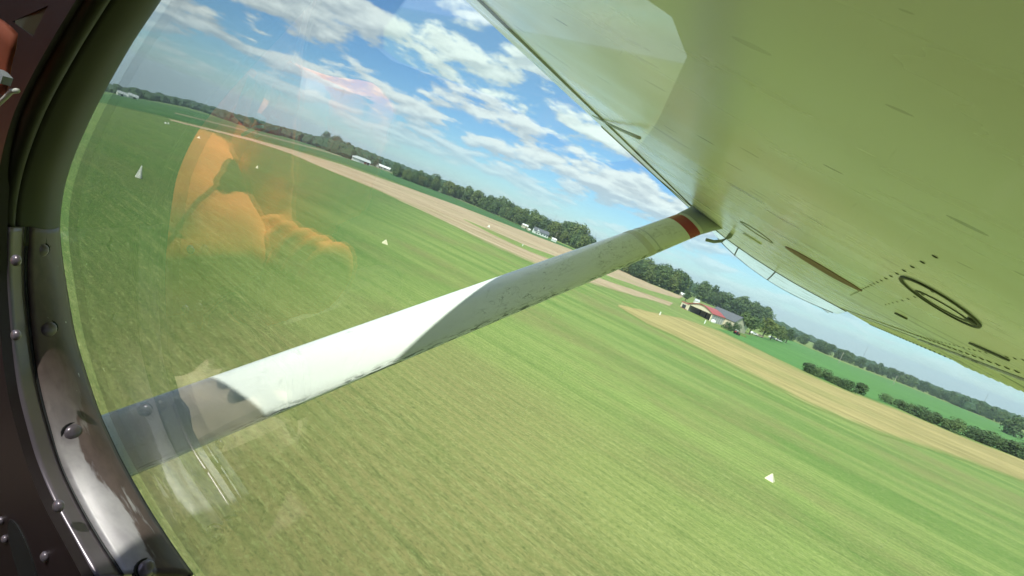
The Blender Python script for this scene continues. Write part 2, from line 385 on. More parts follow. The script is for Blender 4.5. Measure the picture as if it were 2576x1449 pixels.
def plant(name, proto, loc, hgt, leafm, rz, label, cat, group=None, wide=1.0):
    """one tree: Empty at its foot, trunk and crown below it"""
    t = empty(name, loc, rz); s = hgt/14.0; t.scale = (s*wide, s*wide, s); tag(t, label, cat, group)
    for nm, me, mt in (('trunk', proto[0], M['bark']), ('crown', proto[1], leafm)):
        if nm == 'crown':
            key = me.name+leafm.name
            if key not in LEAFED:
                c = me.copy(); c.materials.clear(); c.materials.append(leafm); LEAFED[key] = c
            me = LEAFED[key]
        elif not me.materials: me.materials.append(mt)
        o = bpy.data.objects.new(nm, me); COL.objects.link(o); o.parent = t
    return t
LEAFED = {}
def row(base, n, rows, hpx, label, group, mats, jitter=4, depth=9, seedk=0, name='broadleaf_tree'):
    r = random.Random(100+seedk); P = [ground(p) for p in resample(base, n)]; hp0, hp1 = hpx if isinstance(hpx, tuple) else (hpx, hpx)
    for i, p in enumerate(P):
        hpx = hp0+(hp1-hp0)*i/(n-1)
        out = Vector((p.x, p.y, 0)).normalized()
        for j in range(rows):
            q = p+out*(j*depth+r.uniform(-2, 2))+Vector((r.uniform(-jitter, jitter), r.uniform(-jitter, jitter), 0))
            q.z = tz(q.x, q.y)-.1
            h = px_size(p, hpx)*r.uniform(.55, 1.15)*(1+.10*j)
            ti = r.randrange(6); mi = mats[r.randrange(len(mats))]; hf = r.uniform(0, 6.28)
            lb = '%s %s in %s row of %s' % ({'leafA': 'mid green', 'leafB': 'dark green', 'leafC': 'yellowish green'}[mi], 'tall tree' if h > px_size(p, hpx) else 'tree', ('front', 'second', 'back')[min(j, 2)], label)
            plant(name, TREESW[ti], q, h, M[mi], hf, lb, 'tree', group)
row([(1000, 446), (1060, 468), (1120, 489), (1180, 512), (1225, 531), (1291, 559), (1343, 582), (1408, 608), (1470, 636)], 40, 3, (26, 46),
    'the dense wood behind the tilled strip', 'wood behind the tilled strip', ['leafA', 'leafA', 'leafB', 'leafC', 'leafC'], seedk=1)
row([(1560, 680), (1610, 703), (1660, 722), (1700, 738)], 14, 3, 46, 'the wood between strut and hangar',
    'wood between the strut and the hangar', ['leafA', 'leafA', 'leafB', 'leafC'], seedk=2)
row([(1762, 757), (1800, 772), (1840, 790), (1880, 806), (1920, 822)], 18, 2, 42, 'the belt behind the hangar roofs',
    'belt of trees behind the hangar', ['leafA', 'leafB', 'leafA'], seedk=3)
row([(820, 371), (850, 384), (880, 395)], 8, 2, 30, 'the clump left of the grey roofed barn', 'clump left of the grey roofed barn', ['leafA', 'leafB'], seedk=4)
row([(938, 418), (965, 424), (985, 433), (1004, 440)], 5, 1, 22, 'trees near the long white shed', 'small trees near the long white shed', ['leafA', 'leafB'], seedk=6)
row([(1991, 853), (2060, 884), (2147, 919), (2267, 964), (2400, 1018), (2517, 1066)], 40, 2, 21, 'the belt behind the crop field', 'belt along the back of the crop field', ['leafA', 'leafB', 'leafB'], 6, 14, seedk=7)
for i, (x, y, hp, mt, lb) in enumerate([(1723, 758, 26, 'leafB', 'round dark tree beside the hangar annex'), (1862, 832, 44, 'leafA', 'broad tree behind the red tractor'),
        (1884, 841, 42, 'leafA', 'leftmost tree with a visible stem in the clump beyond the tractor'), (1917, 850, 46, 'leafC', 'tallest light green tree of the clump over the white cars'),
        (1937, 855, 40, 'leafC', 'light green tree with a bare stem over the white cars'), (1953, 858, 37, 'leafC', 'narrow light green tree next to the round end tree'),
        (1976, 863, 33, 'leafB', 'round dark tree at the open end of the clump'), (926, 411, 24, 'leafA', 'lone round tree at the end of the grey roofed barn')]):
    p = ground((x, y)); plant('broadleaf_tree', TREES[(i*5+1) % 6], p, px_size(p, hp)*1.08, M[mt], i*1.3, lb, 'tree', wide=1.25)
for i, (x, y, hp, w, mt, lb) in enumerate([(1826, 829, 22, 1.0, 'leafB', 'clipped dark bush right of the hangar side wall'), (1846, 834, 24, .8, 'leafB', 'dark bush between the hangar and the tractor'),
        (2028, 936, 26, 1.2, 'leafB', 'first dense bush of the hedge beside the stubble'), (2062, 950, 25, 1.2, 'leafA', 'second dense bush of the hedge beside the stubble'),
        (2098, 966, 20, 1.1, 'leafA', 'low pale bush of the hedge next to the second one'), (2132, 982, 25, 1.1, 'leafB', 'third big bush of the hedge'),
        (2160, 990, 28, 1.2, 'leafB', 'dark bush before the gap in the hedge'), (2226, 1012, 19, 1.2, 'leafA', 'low bush just after the gap in the hedge'),
        (2262, 1028, 21, 1.2, 'leafB', 'scrubby dark bush midway along the hedge'), (2306, 1048, 27, 1.1, 'leafB', 'tall dark bush midway along the hedge'),
        (2350, 1066, 26, 1.2, 'leafB', 'wide dark bush past the middle of the hedge'), (2400, 1088, 30, 1.1, 'leafA', 'bright leafy bush in the far half of the hedge'),
        (2440, 1102, 27, 1.2, 'leafB', 'reddish dark bush in the far half of the hedge'), (2482, 1118, 30, 1.2, 'leafA', 'loose sprawling bush near the hedge end'),
        (2530, 1138, 30, 1.2, 'leafB', 'dark bush at the end of the hedge'), (2572, 1154, 32, 1.2, 'leafB', 'last dark bush of the hedge at the picture edge'),
        (2548, 1098, 44, .8, 'leafB', 'dark tree-like bush standing in the crop behind the hedge end'),
        (2046, 944, 20, 1.2, 'leafA', 'pale bush squeezed between the two first dense hedge bushes'), (2080, 958, 18, 1.2, 'leafB', 'low bush right of the second dense hedge bush'), (2115, 974, 20, 1.2, 'leafB', 'low dark bush left of the third big hedge bush'),
        (2284, 1038, 22, 1.2, 'leafA', 'pale bush left of the tall dark one midway along the hedge'), (2328, 1058, 22, 1.2, 'leafB', 'low bush right of the tall dark one midway along the hedge'), (2376, 1078, 24, 1.2, 'leafA', 'pale bush left of the bright leafy one in the hedge'),
        (2460, 1111, 24, 1.2, 'leafB', 'dark bush left of the loose sprawling one'), (2506, 1128, 26, 1.2, 'leafA', 'pale bush right of the loose sprawling one'), (2552, 1147, 26, 1.2, 'leafB', 'squat dark bush next to the last bush of the hedge')]):
    p = ground((x, y)); plant('shrub', SHRUBS[i % 4], p, px_size(p, hp)*.85, M[mt], i*.9, lb, 'bush', wide=w*1.3)
# far wooded hills: a rising slope and a canopy nobody could count
SKY = [(150, 196), (267, 219), (330, 232), (467, 252), (520, 268), (593, 291), (700, 322), (857, 364), (940, 392), (1025, 424), (1120, 458), (1225, 500), (1400, 574), (1499, 612), (1600, 654), (1717, 705), (1850, 765), (2000, 835), (2147, 898), (2300, 958), (2576, 1058), (2750, 1120)]
def far_hills():
    pts = resample(SKY, 170); prof = []
    for p in pts:
        d = wray(p); az = math.atan2(d[0], d[1]); el = math.tan(math.asin(d[2])); prof.append((az, el))
    vs = []; fs = []; K = 9; clumps = []
    for i, (az, el) in enumerate(prof):
        D = 1500+300*math.sin(i*.11)+200*math.sin(i*.37); sa, ca = math.sin(az), math.cos(az)
        d0 = D*.72; z0 = tz(d0*sa, d0*ca)-2; z1 = 12+el*D-11
        for k in range(K):
            u = k/(K-1.0); r = d0+(D-d0)*u; z = z0+(z1-z0)*(u*u*(3-2*u)) if k < K-1 else z1
            vs.append((r*sa, r*ca, z))
        vs.append(((D+500)*sa, (D+500)*ca, z1-60))
    K += 1
    for i in range(len(prof)-1):
        for k in range(K-1):
            a = i*K+k; fs.append((a, a+1, a+K+1, a+K))
    tag(MB().add(vs, fs).build('hills', M['hill'], None, True), 'low wooded hills along the horizon', kind='structure')
    V = np.array(vs).reshape(len(prof), K, 3); m = MB(); r = random.Random(5)
    for c in range(7000):
        i = r.random()*(len(prof)-1.01); k = (r.random()**.7)*(K-2.01); a = int(i); b = int(k); u = i-a; w = k-b
        p = (V[a, b]*(1-u)+V[a+1, b]*u)*(1-w)+(V[a, b+1]*(1-u)+V[a+1, b+1]*u)*w
        s = r.uniform(5, 9.5); m.ball((p[0], p[1], p[2]+s*.7), (s, s, s*r.uniform(.8, 1.25)), 6, 4, .22)
    tag(m.build('far_woodland', M['leafF'], None, False), 'dark woodland covering the far hills', 'woodland', kind='stuff')
far_hills()
# ------------------------------------------------------------------ buildings
def facing(a, b):
    d = (b-a); return math.atan2(d.y, d.x)
def gable(name, p0, p1, depth, eave, ridge, wallm, roofm, label, cat='building', ridge_along='depth', over=.35, openings=(), roofname='roof'):
    """house between two ground points of its front; openings: (x0,x1,z0,z1,material,part name) on the front, in metres from p0"""
    w = (Vector((p1.x, p1.y, 0))-Vector((p0.x, p0.y, 0))).length; z = min(p0.z, p1.z)-.2
    t = empty(name, (p0.x, p0.y, z), facing(p0, p1)); tag(t, label, cat)
    if ridge_along == 'depth':
        prof = [(0, 0), (w, 0), (w, eave), (w/2, ridge), (0, eave)]
        m = MB(); vs = [(x, 0, q) for x, q in prof]+[(x, depth, q) for x, q in prof]
        m.add(vs, [(0, 1, 2, 3, 4), (9, 8, 7, 6, 5), (0, 5, 6, 1), (1, 6, 7, 2), (0, 4, 9, 5)]); m.build('wall', wallm, t)
        k = (ridge-eave)/(w/2)
        for s in (0, 1):
            x0, x1 = (-over, w/2) if s == 0 else (w+over, w/2); z0 = eave-k*over
            m = MB(); vs = [(x0, -over, z0), (x1, -over, ridge), (x1, depth+over, ridge), (x0, depth+over, z0)]
            vs += [(x, y, q+.18) for x, y, q in vs]
            m.add([(a, b, c+.03) for a, b, c in vs], [(0, 1, 2, 3), (7, 6, 5, 4), (0, 4, 5, 1), (1, 5, 6, 2), (2, 6, 7, 3), (3, 7, 4, 0)]); m.build(roofname, roofm, t)
    else:
        prof = [(0, 0), (depth, 0), (depth, eave), (depth/2, ridge), (0, eave)]
        m = MB(); vs = [(0, y, q) for y, q in prof]+[(w, y, q) for y, q in prof]
        m.add(vs, [(4, 3, 2, 1, 0), (5, 6, 7, 8, 9), (0, 5, 9, 4), (1, 2, 7, 6), (0, 1, 6, 5)]); m.build('wall', wallm, t)
        k = (ridge-eave)/(depth/2)
        for s in (0, 1):
            y0, y1 = (-over, depth/2) if s == 0 else (depth+over, depth/2); z0 = eave-k*over
            m = MB(); vs = [(-over, y0, z0), (w+over, y0, z0), (w+over, y1, ridge), (-over, y1, ridge)]
            vs += [(x, y, q+.18) for x, y, q in vs]
            m.add([(a, b, c+.03) for a, b, c in vs], [(0, 1, 2, 3), (7, 6, 5, 4), (0, 4, 5, 1), (1, 5, 6, 2), (2, 6, 7, 3), (3, 7, 4, 0)]); m.build(roofname, roofm, t)
    for x0, x1, z0, z1, mt, nm in openings:
        MB().box(((x0+x1)/2, -.02, (z0+z1)/2), (x1-x0, .12, z1-z0)).build(nm, mt, t)
        if nm == 'window':
            pass
    return t, w
def hangar():
    a, b = ground((1727, 780)), ground((1786, 808)); w = (b-a).length; h = w*.25; rd = w*.40; dep = w*.75
    t = empty('hangar', (a.x, a.y, min(a.z, b.z)-.1), facing(a, b)); tag(t, 'cream hangar with red roof and wide dark open door', 'hangar')
    def fz(x): q = 2*x/w-1; return h+(rd-h)*(1-abs(q)**1.7)
    N = 14; xs = [w*i/N for i in range(N+1)]
    # front wall with an opening: two jambs and the shallow arched fascia
    for x0, x1 in ((0, .05*w), (.95*w, w)): MB().box(((x0+x1)/2, .1, fz(x0)/2), (x1-x0, .22, fz(max(x0, .02*w))-.05)).build('door_jamb', M['cream'], t)
    m = MB(); lo = h*.93; vs = []
    for x in xs: vs += [(x, 0, lo), (x, 0, fz(x)), (x, .25, lo), (x, .25, fz(x))]
    fs = []
    for i in range(N): o = i*4; fs += [(o, o+4, o+5, o+1), (o+2, o+3, o+7, o+6), (o, o+2, o+6, o+4), (o+1, o+5, o+7, o+3)]
    m.add(vs, fs).build('fascia', M['cream'], t)
    m = MB(); vs = []; fs = []
    for x in [-.02*w]+xs[1:-1]+[1.02*w]:
        z = fz(min(max(x, 0), w))
        vs += [(x, -.5, z+.06), (x, dep, z+.06), (x, -.5, z+.3), (x, dep, z+.3)]
    for i in range(N): o = i*4; fs += [(o, o+1, o+5, o+4), (o+2, o+6, o+7, o+3), (o, o+4, o+6, o+2), (o+1, o+3, o+7, o+5)]
    fs += [(0, 2, 3, 1), (N*4, N*4+1, N*4+3, N*4+2)]
    m.add(vs, fs).build('roof', M['redroof'], t)
    for x in (0.1, w-.1): MB().box((x, dep/2, h/2), (.2, dep-.3, h)).build('wall', M['tinroof'], t)
    MB().box((w/2, dep, h/2), (w, .2, h)).build('wall', M['cream'], t)
    for i in range(5): MB().box((w+.02, dep*(.15+.17*i), h*.45), (.10, .12, h*.85)).build('wall_post', M['greyroof'], t)
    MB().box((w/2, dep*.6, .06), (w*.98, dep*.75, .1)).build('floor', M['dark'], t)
    MB().box((w*.35, -2.2, .04), (w*.75, 4.2, .08)).build('apron', M['concrete'], t)
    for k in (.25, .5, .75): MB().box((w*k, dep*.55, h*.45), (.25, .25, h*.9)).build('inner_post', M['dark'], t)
    # annex on the left
    a2 = ground((1706, 770)); wa = w*.30
    g = empty('annex_shed', (a.x, a.y, a.z-.1), facing(a, b)); tag(g, 'small cream annex with dark door and red base beside the hangar', 'shed')
    MB().box((-wa/2-.1, dep*.22, h*.42), (wa, dep*.4, h*.84)).build('wall', M['cream'], g)
    MB().box((-wa/2-.1, dep*.22, h*.88), (wa+.5, dep*.44, .25)).build('roof', M['redroof'], g)
    MB().box((-wa*.55, dep*.015, h*.36), (wa*.5, .12, h*.5)).build('door', M['glassdk'], g)
    MB().box((-wa/2-.1, dep*.017, h*.06), (wa+.1, .1, h*.14)).build('base_band', M['redwood'], g)
    d = Vector((math.cos(facing(a, b)), math.sin(facing(a, b)), 0)); bk = Vector((-d.y, d.x, 0))
    q = a+bk*dep*1.02+d*w*.35; gable('grey_roof_hall', q, q+d*w*1.02, w*.62, h*1.08, h*1.95, M['cream'], M['greyroof'], 'long hall with dark grey roof directly behind the red hangar roof', 'building', 'width')
    q = a+bk*dep*1.1-d*w*.18; gable('brick_cottage', q, q+d*w*.28, w*.3, h*.9, h*1.35, M['cream'], M['redroof'], 'little cottage with red and grey roof behind the annex', 'house', 'width')
    p0, p1 = ground((1832, 826)), ground((1862, 836)); 
    t, ww = gable('gable_house', p0+bk*4, p1+bk*4, w*.5, h*.85, h*1.5, M['cream'], M['tinroof'], 'cream gabled house right of the hangar with one small window', 'house', 'depth', .3)
    MB().box((ww*.55, -.04, h*.62), (ww*.2, .1, h*.34)).build('window_frame', M['white'], t); MB().box((ww*.55, -.1, h*.62), (ww*.13, .06, h*.26)).build('window', M['glassdk'], t)
    # round white tank at the side wall
    q = ground((1793, 812)); r = px_size(q, 6)
    o = MB().tube([(0, 0, 0), (0, 0, r*.3), (0, 0, r*1.0), (0, 0, r*1.35)], [r*.95, r, r*.95, r*.35], 16).build('water_tank', M['white'], None, True); o.location = q
    tag(o, 'squat white tank in front of the hangar side wall', 'tank')
hangar()
def house_at(name, pl, pr, eavepx, ridgepx, depth_ratio, wallm, roofm, label, along='width', ops=(), cat='building', yaw=.25):
    c = ground(((pl[0]+pr[0])/2, (pl[1]+pr[1])/2)); k = px_size(c, 1.0); w = k*math.hypot(pr[0]-pl[0], pr[1]-pl[1])
    d = Vector((c.y, -c.x, 0)).normalized(); d = Matrix.Rotation(yaw, 3, 'Z') @ d; a = c-d*w/2; b = c+d*w/2; a.z = b.z = c.z
    return gable(name, a, b, max(w*depth_ratio, 3), eavepx*k, ridgepx*k, wallm, roofm, label, cat, along, .03*w+.1, [(x0*w, x1*w, z0*k, z1*k, mt, nm) for x0, x1, z0, z1, mt, nm in ops])
house_at('barn', (300, 241), (318, 245), 5, 9, .6, M['white'], M['tinroof'], 'left one of the two pale barns far off below the dark tree line', ops=((.3, .5, 0, 4, M['dark'], 'door'),))
house_at('barn', (326, 247), (343, 250), 5, 9, .6, M['white'], M['tinroof'], 'right one of the two pale barns far off below the dark tree line', ops=((.5, .8, 0, 4, M['dark'], 'door'),))
house_at('shed', (743, 350), (753, 352), 4, 6, .7, M['white'], M['tinroof'], 'tiny white shed standing alone left of the white sheds')
house_at('shed', (764, 357), (783, 363), 5, 8, .5, M['white'], M['tinroof'], 'long low white shed, first of the row of three', ops=((.55, .8, 0, 4, M['dark'], 'door'),))
house_at('shed', (785, 364), (796, 367), 4, 7, .5, M['white'], M['tinroof'], 'middle white shed with open front in the row of three', ops=((.2, .8, 0, 3, M['bean'], 'door'),))
house_at('shed', (801, 371), (818, 375), 8, 13, .7, M['white'], M['tinroof'], 'largest white shed at the end of the row of three', ops=((.55, .85, 0, 7, M['tinroof'], 'door'),))
t, w = house_at('barn', (887, 402), (927, 418), 8, 13, .45, M['white'], M['tinroof'], 'long white barn with grey roof and red open bays', ops=((.40, .66, 0, 7, M['tinroof'], 'door'), (.68, .82, 0, 7, M['redwood'], 'bay'), (.84, .97, 0, 7, M['dark'], 'bay')))
house_at('white_shed', (950, 420), (985, 434), 5, 9, .5, M['white'], M['white'], 'long all white shed in front of the small trees', ops=((.12, .2, 0, 3, M['dark'], 'window'), (.25, .33, 0, 3, M['dark'], 'window'), (.45, .55, 0, 4, M['dark'], 'door')))
house_at('cottage', (1313, 572), (1326, 578), 8, 11, .8, M['cream'], M['white'], 'small cream cottage at the edge of the wood', ops=((.6, .8, 0, 5, M['dark'], 'door'),), cat='house')
house_at('shed', (1328, 580), (1333, 582), 4, 6, .8, M['cream'], M['white'], 'garden shed beside the cream cottage')
t, w = house_at('farmhouse', (1342, 585), (1377, 601), 9, 16, .55, M['white'], M['greyroof'], 'white farmhouse with grey roof and front gable by the wood',
    ops=((.14, .2, 2, 7, M['dark'], 'door'), (.3, .36, 3, 7, M['glassdk'], 'window'), (.5, .56, 3, 7, M['glassdk'], 'window'), (.7, .76, 3, 7, M['glassdk'], 'window'), (.88, .94, 3, 7, M['glassdk'], 'window')), cat='house')
k = px_size(t.location, 1)
m = MB(); x0, x1 = .12*w, .42*w; m.add([(x0, -.3, 5.5*k), (x1, -.3, 5.5*k), ((x0+x1)/2, -.3, 13*k), (x0, 3, 5.5*k), (x1, 3, 5.5*k), ((x0+x1)/2, 4, 13*k)], [(0, 1, 2), (5, 4, 3), (0, 2, 5, 3), (1, 4, 5, 2), (0, 3, 4, 1)]); m.build('front_gable', M['white'], t)
house_at('shed', (1388, 605), (1398, 611), 6, 9, .8, M['white'], M['white'], 'white outbuilding below the utility pole')
house_at('open_shed', (1712, 745), (1727, 752), 6, 10, .9, M['wood'], M['white'], 'white roofed shed among trees behind the annex')
house_at('small_shed', (1745, 766), (1755, 770), 11, 15, .8, M['white'], M['tinroof'], 'small pale shed behind the hangar between the roofs')
# ------------------------------------------------------------------ poles, masts, posts
def pole(x, y, hp, label, mast=False):
    p = ground((x, y)); h = px_size(p, hp)
    t = empty('radio_mast' if mast else 'utility_pole', p); tag(t, label, 'mast' if mast else 'pole')
    r = max(px_size(p, .5), .12)
    MB().tube([(0, 0, -.3), (0, 0, h)], [r, r*.7], 8).build('shaft', M['steel'] if mast else M['wood'], t)
    if mast:
        for k in (.5, .75, .95): MB().box((0, 0, h*k), (r*5, r*.8, r*.8)).build('antenna', M['steel'], t)
    else: MB().box((0, 0, h*.92), (h*.16, r*1.1, r*1.1)).build('crossarm', M['wood'], t)
pole(1394, 606, 22, 'wooden utility pole beside the white outbuilding'); pole(1326, 576, 14, 'dark slim pole beside the cream cottage')
pole(1624, 703, 24, 'pale pole leaning out of the wood right of the strut'); pole(1726, 752, 18, 'utility pole beside the white roofed shed')
pole(1866, 832, 30, 'slim pole behind the cream gabled house'); pole(2109, 914, 26, 'tall wooden pole in the crop field'); pole(2246, 968, 20, 'shorter wooden pole farther along the crop field')
pole(1383, 585, 46, 'thin radio mast above the wood by the farmhouse', True); pole(1484, 628, 44, 'thin radio mast above the wood near the strut', True)
pole(2166, 908, 34, 'thin radio mast above the far hills', True); pole(2466, 1030, 34, 'thin radio mast rising near the wing edge', True)
for x, y, hp, lb in ((1659, 793, 9, 'short white post at the tip of the stubble'), (1772, 814, 9, 'short white post in front of the hangar apron'), (1314, 620, 6, 'small white stake lying on the tilled strip')):
    p = ground((x, y)); h = px_size(p, hp); m = MB().tube([(0, 0, -.1), (0, 0, h*.9), (0, 0, h)], [h*.16, h*.16, h*.08], 8)
    o = m.build('marker_post', M['white']); o.location = p; tag(o, lb, 'post')
# ------------------------------------------------------------------ runway marker cones: three-sided folded panels
def marker(x, y, wpx, hpx, mat, rz, label):
    p = ground((x, y)); w = px_size(p, wpx)*.85; h = px_size(p, hpx)*.8
    t = empty('runway_marker', p, rz); tag(t, label, 'marker', 'runway marker panels')
    for k in range(4):
        R_ = Matrix.Rotation(k*math.pi/2, 3, 'Z'); m = MB(); q = .46*w
        vs = [R_ @ Vector(c) for c in ((-q, -q, 0), (q, -q, 0), (q*.12, -q*.12, h), (-q*.12, -q*.12, h), (-q+.02, -q+.03, 0), (q-.02, -q+.03, 0), (q*.1, -q*.1+.02, h-.02), (-q*.1, -q*.1+.02, h-.02))]
        m.add(vs, [(0, 1, 2, 3), (7, 6, 5, 4), (0, 4, 5, 1), (1, 5, 6, 2), (2, 6, 7, 3), (3, 7, 4, 0)]); m.build('panel', mat, t)
    MB().box((0, 0, h*.45), (w*.05, w*.4, .03)).build('brace', M['steel'], t)
marker(348, 447, 13, 33, M['conew'], .3, 'tall white marker panel on the dark grass near the window post')
marker(968, 613, 17, 13, M['cone'], .5, 'cream marker panel in the open grass above the strut')
marker(1229, 572, 9, 8, M['conew'], .2, 'small white marker panel on the tilled strip')
marker(1936, 1207, 24, 19, M['cone'], .9, 'nearest cream marker panel in the streaked grass low in view')
marker(646, 423, 8, 8, M['cone'], .4, 'yellow marker panel in the grass below the tree line')
marker(500, 348, 7, 6, M['cone'], .2, 'small yellow marker panel on the far grass')
marker(416, 311, 5, 5, M['conew'], .1, 'left one of the far pair of white marker panels'); marker(423, 312, 5, 5, M['conew'], .6, 'right one of the far pair of white marker panels')
# ------------------------------------------------------------------ tractor and parked cars
def tractor():
    p = ground((1852, 842)); k = px_size(p, 1.0)
    t = empty('tractor', p, .5); tag(t, 'red tractor parked between bush and trees', 'tractor')
    L = 15*k; bevel(MB().box((L*.15, 0, L*.32), (L*.6, L*.26, L*.22)).build('hood', M['tractor'], t), .1)
    bevel(MB().box((-L*.25, 0, L*.42), (L*.3, L*.4, L*.18)).build('fender', M['tractor'], t), .1)
    MB().box((-L*.22, 0, L*.72), (L*.34, L*.42, L*.05)).build('canopy', M['white'], t)
    for sx in (-.37, -.08):
        for sy in (-.19, .19): MB().tube([(L*sx, L*sy, L*.45), (L*sx, L*sy, L*.72)], .06, 6).build('canopy_post', M['steel'], t)
    for x, y, r in ((-.25, -.25, .25), (-.25, .25, .25), (.35, -.2, .15), (.35, .2, .15)):
        MB().tube([(L*x, L*y-L*.06, L*r), (L*x, L*y+L*.06, L*r)], L*r, 14).build('wheel', M['tyre'], t)
tractor()
def car(x, y, mat, label, rz):
    p = ground((x, y)); t = empty('parked_car', p, rz); tag(t, label, 'car', 'cars parked under the trees')
    m = MB(); prof = [(-2.2, .35), (2.2, .35), (2.2, .8), (1.3, .95), (.7, 1.45), (-1.3, 1.45), (-1.9, .95), (-2.2, .9)]
    n = len(prof); vs = [(a, -.85, b) for a, b in prof]+[(a, .85, b) for a, b in prof]
    m.add(vs, [tuple(range(n-1, -1, -1)), tuple(range(n, 2*n))]+[(i, (i+1) % n, n+(i+1) % n, n+i) for i in range(n)]); bevel(m.build('body', mat, t), .08)
    for s in (-1, 1): MB().box((-.25, s*.86, 1.2), (1.7, .03, .36)).build('side_window', M['glassdk'], t)
    for a in (-1.35, 1.35):
        for s in (-1, 1): MB().tube([(a, s*.7, .33), (a, s*.9, .33)], .33, 12).build('wheel', M['tyre'], t)
car(1895, 842, M['carw'], 'white car parked beyond the tractor', .3); car(1908, 847, M['cart'], 'tan car parked next to the white one under the trees', .35)
car(1941, 852, M['carw'], 'white car behind the bare stems of the clump', .3); car(1958, 858, M['carw'], 'white car nearest the round end tree', .3)
p = ground((1868, 846)); r = px_size(p, 9); o = MB().ball((0, 0, 0), (r, r*.7, r*.6), 14, 8, .04).build('tarp_mound', M['leafC'], None, True); o.location = p; tag(o, 'low green tarp covered mound beside the tractor', 'mound')
# ================================================================== the aircraft, in its own axes (outboard, forward, up) with the eye as origin
plane = empty('light_aircraft', EYE); plane.matrix_world = Matrix([[AC[j][i] for j in range(3)]+[EYE[i]] for i in range(3)]+[[0, 0, 0, 1]])
tag(plane, 'high-wing light aircraft with strut, seen from inside its cabin', 'aircraft')
def aray(p): return AC @ wray(p)
G = 1.2
LOW = [(.890, .175), (.885, .160), (.872, .148), (.85, .138), (.80, .128), (.70, .117), (.58, .103), (.46, .092), (.34, .086), (.2, .084), (.05, .086), (-.1, .092), (-.25, .103), (-.4, .117), (-.52, .128)]
UPP = [(.895, .19), (.89, .205), (.86, .235), (.78, .27), (.6, .305), (.35, .315), (.05, .295), (-.25, .235), (-.52, .170)]
_lf = np.array([q[0] for q in LOW][::-1]+[]); _ln = np.array([q[1] for q in LOW][::-1])
def low(f): return float(np.interp(f, np.r_[-.71, _lf], np.r_[.142, _ln]))
def wing_at(p, drop=0.0):
    """point of the wing underside seen at a place of the photograph"""
    d = aray(p); t = .1/max(d[2], 1e-3)
    for _ in range(60): t += .6*((low(d[1]*t)-drop)/max(d[2], 1e-3)-t)
    q = d*t; return Vector(q)
def mat_wing():
    t = NT('wing_paint'); c = t.n('TexCoord')
    def nz(scale, sx, sy, det=3, loc=0): return t.noise(t.coord('Object', 0, (sx, sy, 1), (loc, loc*.7, 0)), scale, det, .6)
    spk = nz(1, 26, 7, 2, 2); spk2 = nz(1, 60, 16, 2, 5); blot = nz(1, 1.1, .5, 3, 9); stn = nz(1, 5, 1.3, 5, 3)
    col = t.mix(t.ramp(stn, .42, .72), (.86, .84, .78), (.82, .75, .63))
    def specks(sx, sy, size, loc):
        v = t.n('TexVoronoi', voronoi_dimensions='2D'); t.l(t.coord('Object', .06, (sx, sy, .001), (loc, loc, 0)), v.inputs['Vector']); v.inputs['Scale'].default_value = 1; v.inputs['Randomness'].default_value = 1
        sp = t.n('SeparateXYZ'); t.l(v.outputs['Color'], sp.inputs[0]); lim = t.math('MULTIPLY', t.ramp(sp.outputs[0], .55, 1.0), size)
        return t.math('MULTIPLY', t.math('LESS_THAN', t.math('ADD', v.outputs['Distance'], t.math('MULTIPLY', t.math('SUBTRACT', spk2, .5), .12)), lim), t.ramp(sp.outputs[1], 0, 1, .35, 1))
    sx_ = t.n('SeparateXYZ'); t.l(c.outputs['Object'], sx_.inputs[0]); so = sx_.outputs[0]
    A = t.math('MULTIPLY', specks(30, 9, .11, 3.3), t.ramp(so, .2, .45, .35, .9)); B = t.math('MULTIPLY', specks(17, 5.5, .19, 7.1), t.math('MULTIPLY', t.ramp(so, .5, 1.0), t.ramp(blot, .36, .5)))
    C = t.math('MULTIPLY', specks(11, 3.6, .36, 5.7), t.ramp(so, 1.0, 2.0))
    col = t.mix(t.math('MULTIPLY', t.math('MAXIMUM', A, t.math('MAXIMUM', B, C)), .9), col, (.06, .065, .04))
    m = t.base(col, t.ramp(stn, .3, .7, .20, .36), 0, .5); t.p.inputs['Coat Weight'].default_value = .35; t.p.inputs['Coat Roughness'].default_value = .12
    return m
M['wing'] = mat_wing()
def mat_tip():
    t = NT('fibreglass_tip'); st = t.noise(t.coord('Object', 0, (30, 3, 10)), 1.0, 4, .6)
    c = t.mix(t.ramp(st, .55, .68), (.84, .91, .93), (.42, .52, .48)); t.base(c, .3, 0, .5)
    tr = t.n('BsdfTranslucent'); t.l(c, tr.inputs[0]); ms = t.n('MixShader'); ms.inputs[0].default_value = .8
    t.l(t.p.outputs[0], ms.inputs[1]); t.l(tr.outputs[0], ms.inputs[2]); t.l(ms.outputs[0], t.out.inputs[0]); return t.m
M['tip'] = mat_tip()
M['seam'] = plain('seam_dark', (.085, .09, .06), .7)
M['rust'] = plain('brown_primer', (.20, .085, .05), .6)
M['rivet'] = plain('rivet_dirt', (.10, .10, .07), .5)
S0, S1 = .14, 4.62
def span_loft(name, ring, s_list, mat, parent, smooth=True, close=True):
    n = len(ring[0]); vs = [(s, q[0], q[1]) for s, r in zip(s_list, ring) for q in r]
    fs = []
    for i in range(len(s_list)-1):
        for k in range(n if close else n-1):
            a = i*n+k; b = i*n+(k+1) % n; fs.append((a, b, b+n, a+n))
    fs += [tuple(range(n)), tuple(range((len(s_list)-1)*n+n-1, (len(s_list)-1)*n-1, -1))]
    o = MB().add(vs, fs).build(name, mat, parent, smooth)
    if smooth:
        m = o.modifiers.new('split', 'EDGE_SPLIT'); m.split_angle = math.radians(40)
    return o
SEC = LOW[::-1]+UPP                             # closed section: trailing edge forward along the bottom, back over the top
wing = span_loft('wing', [SEC]*8, list(np.linspace(S0, S1, 8)), M['wing'], plane)
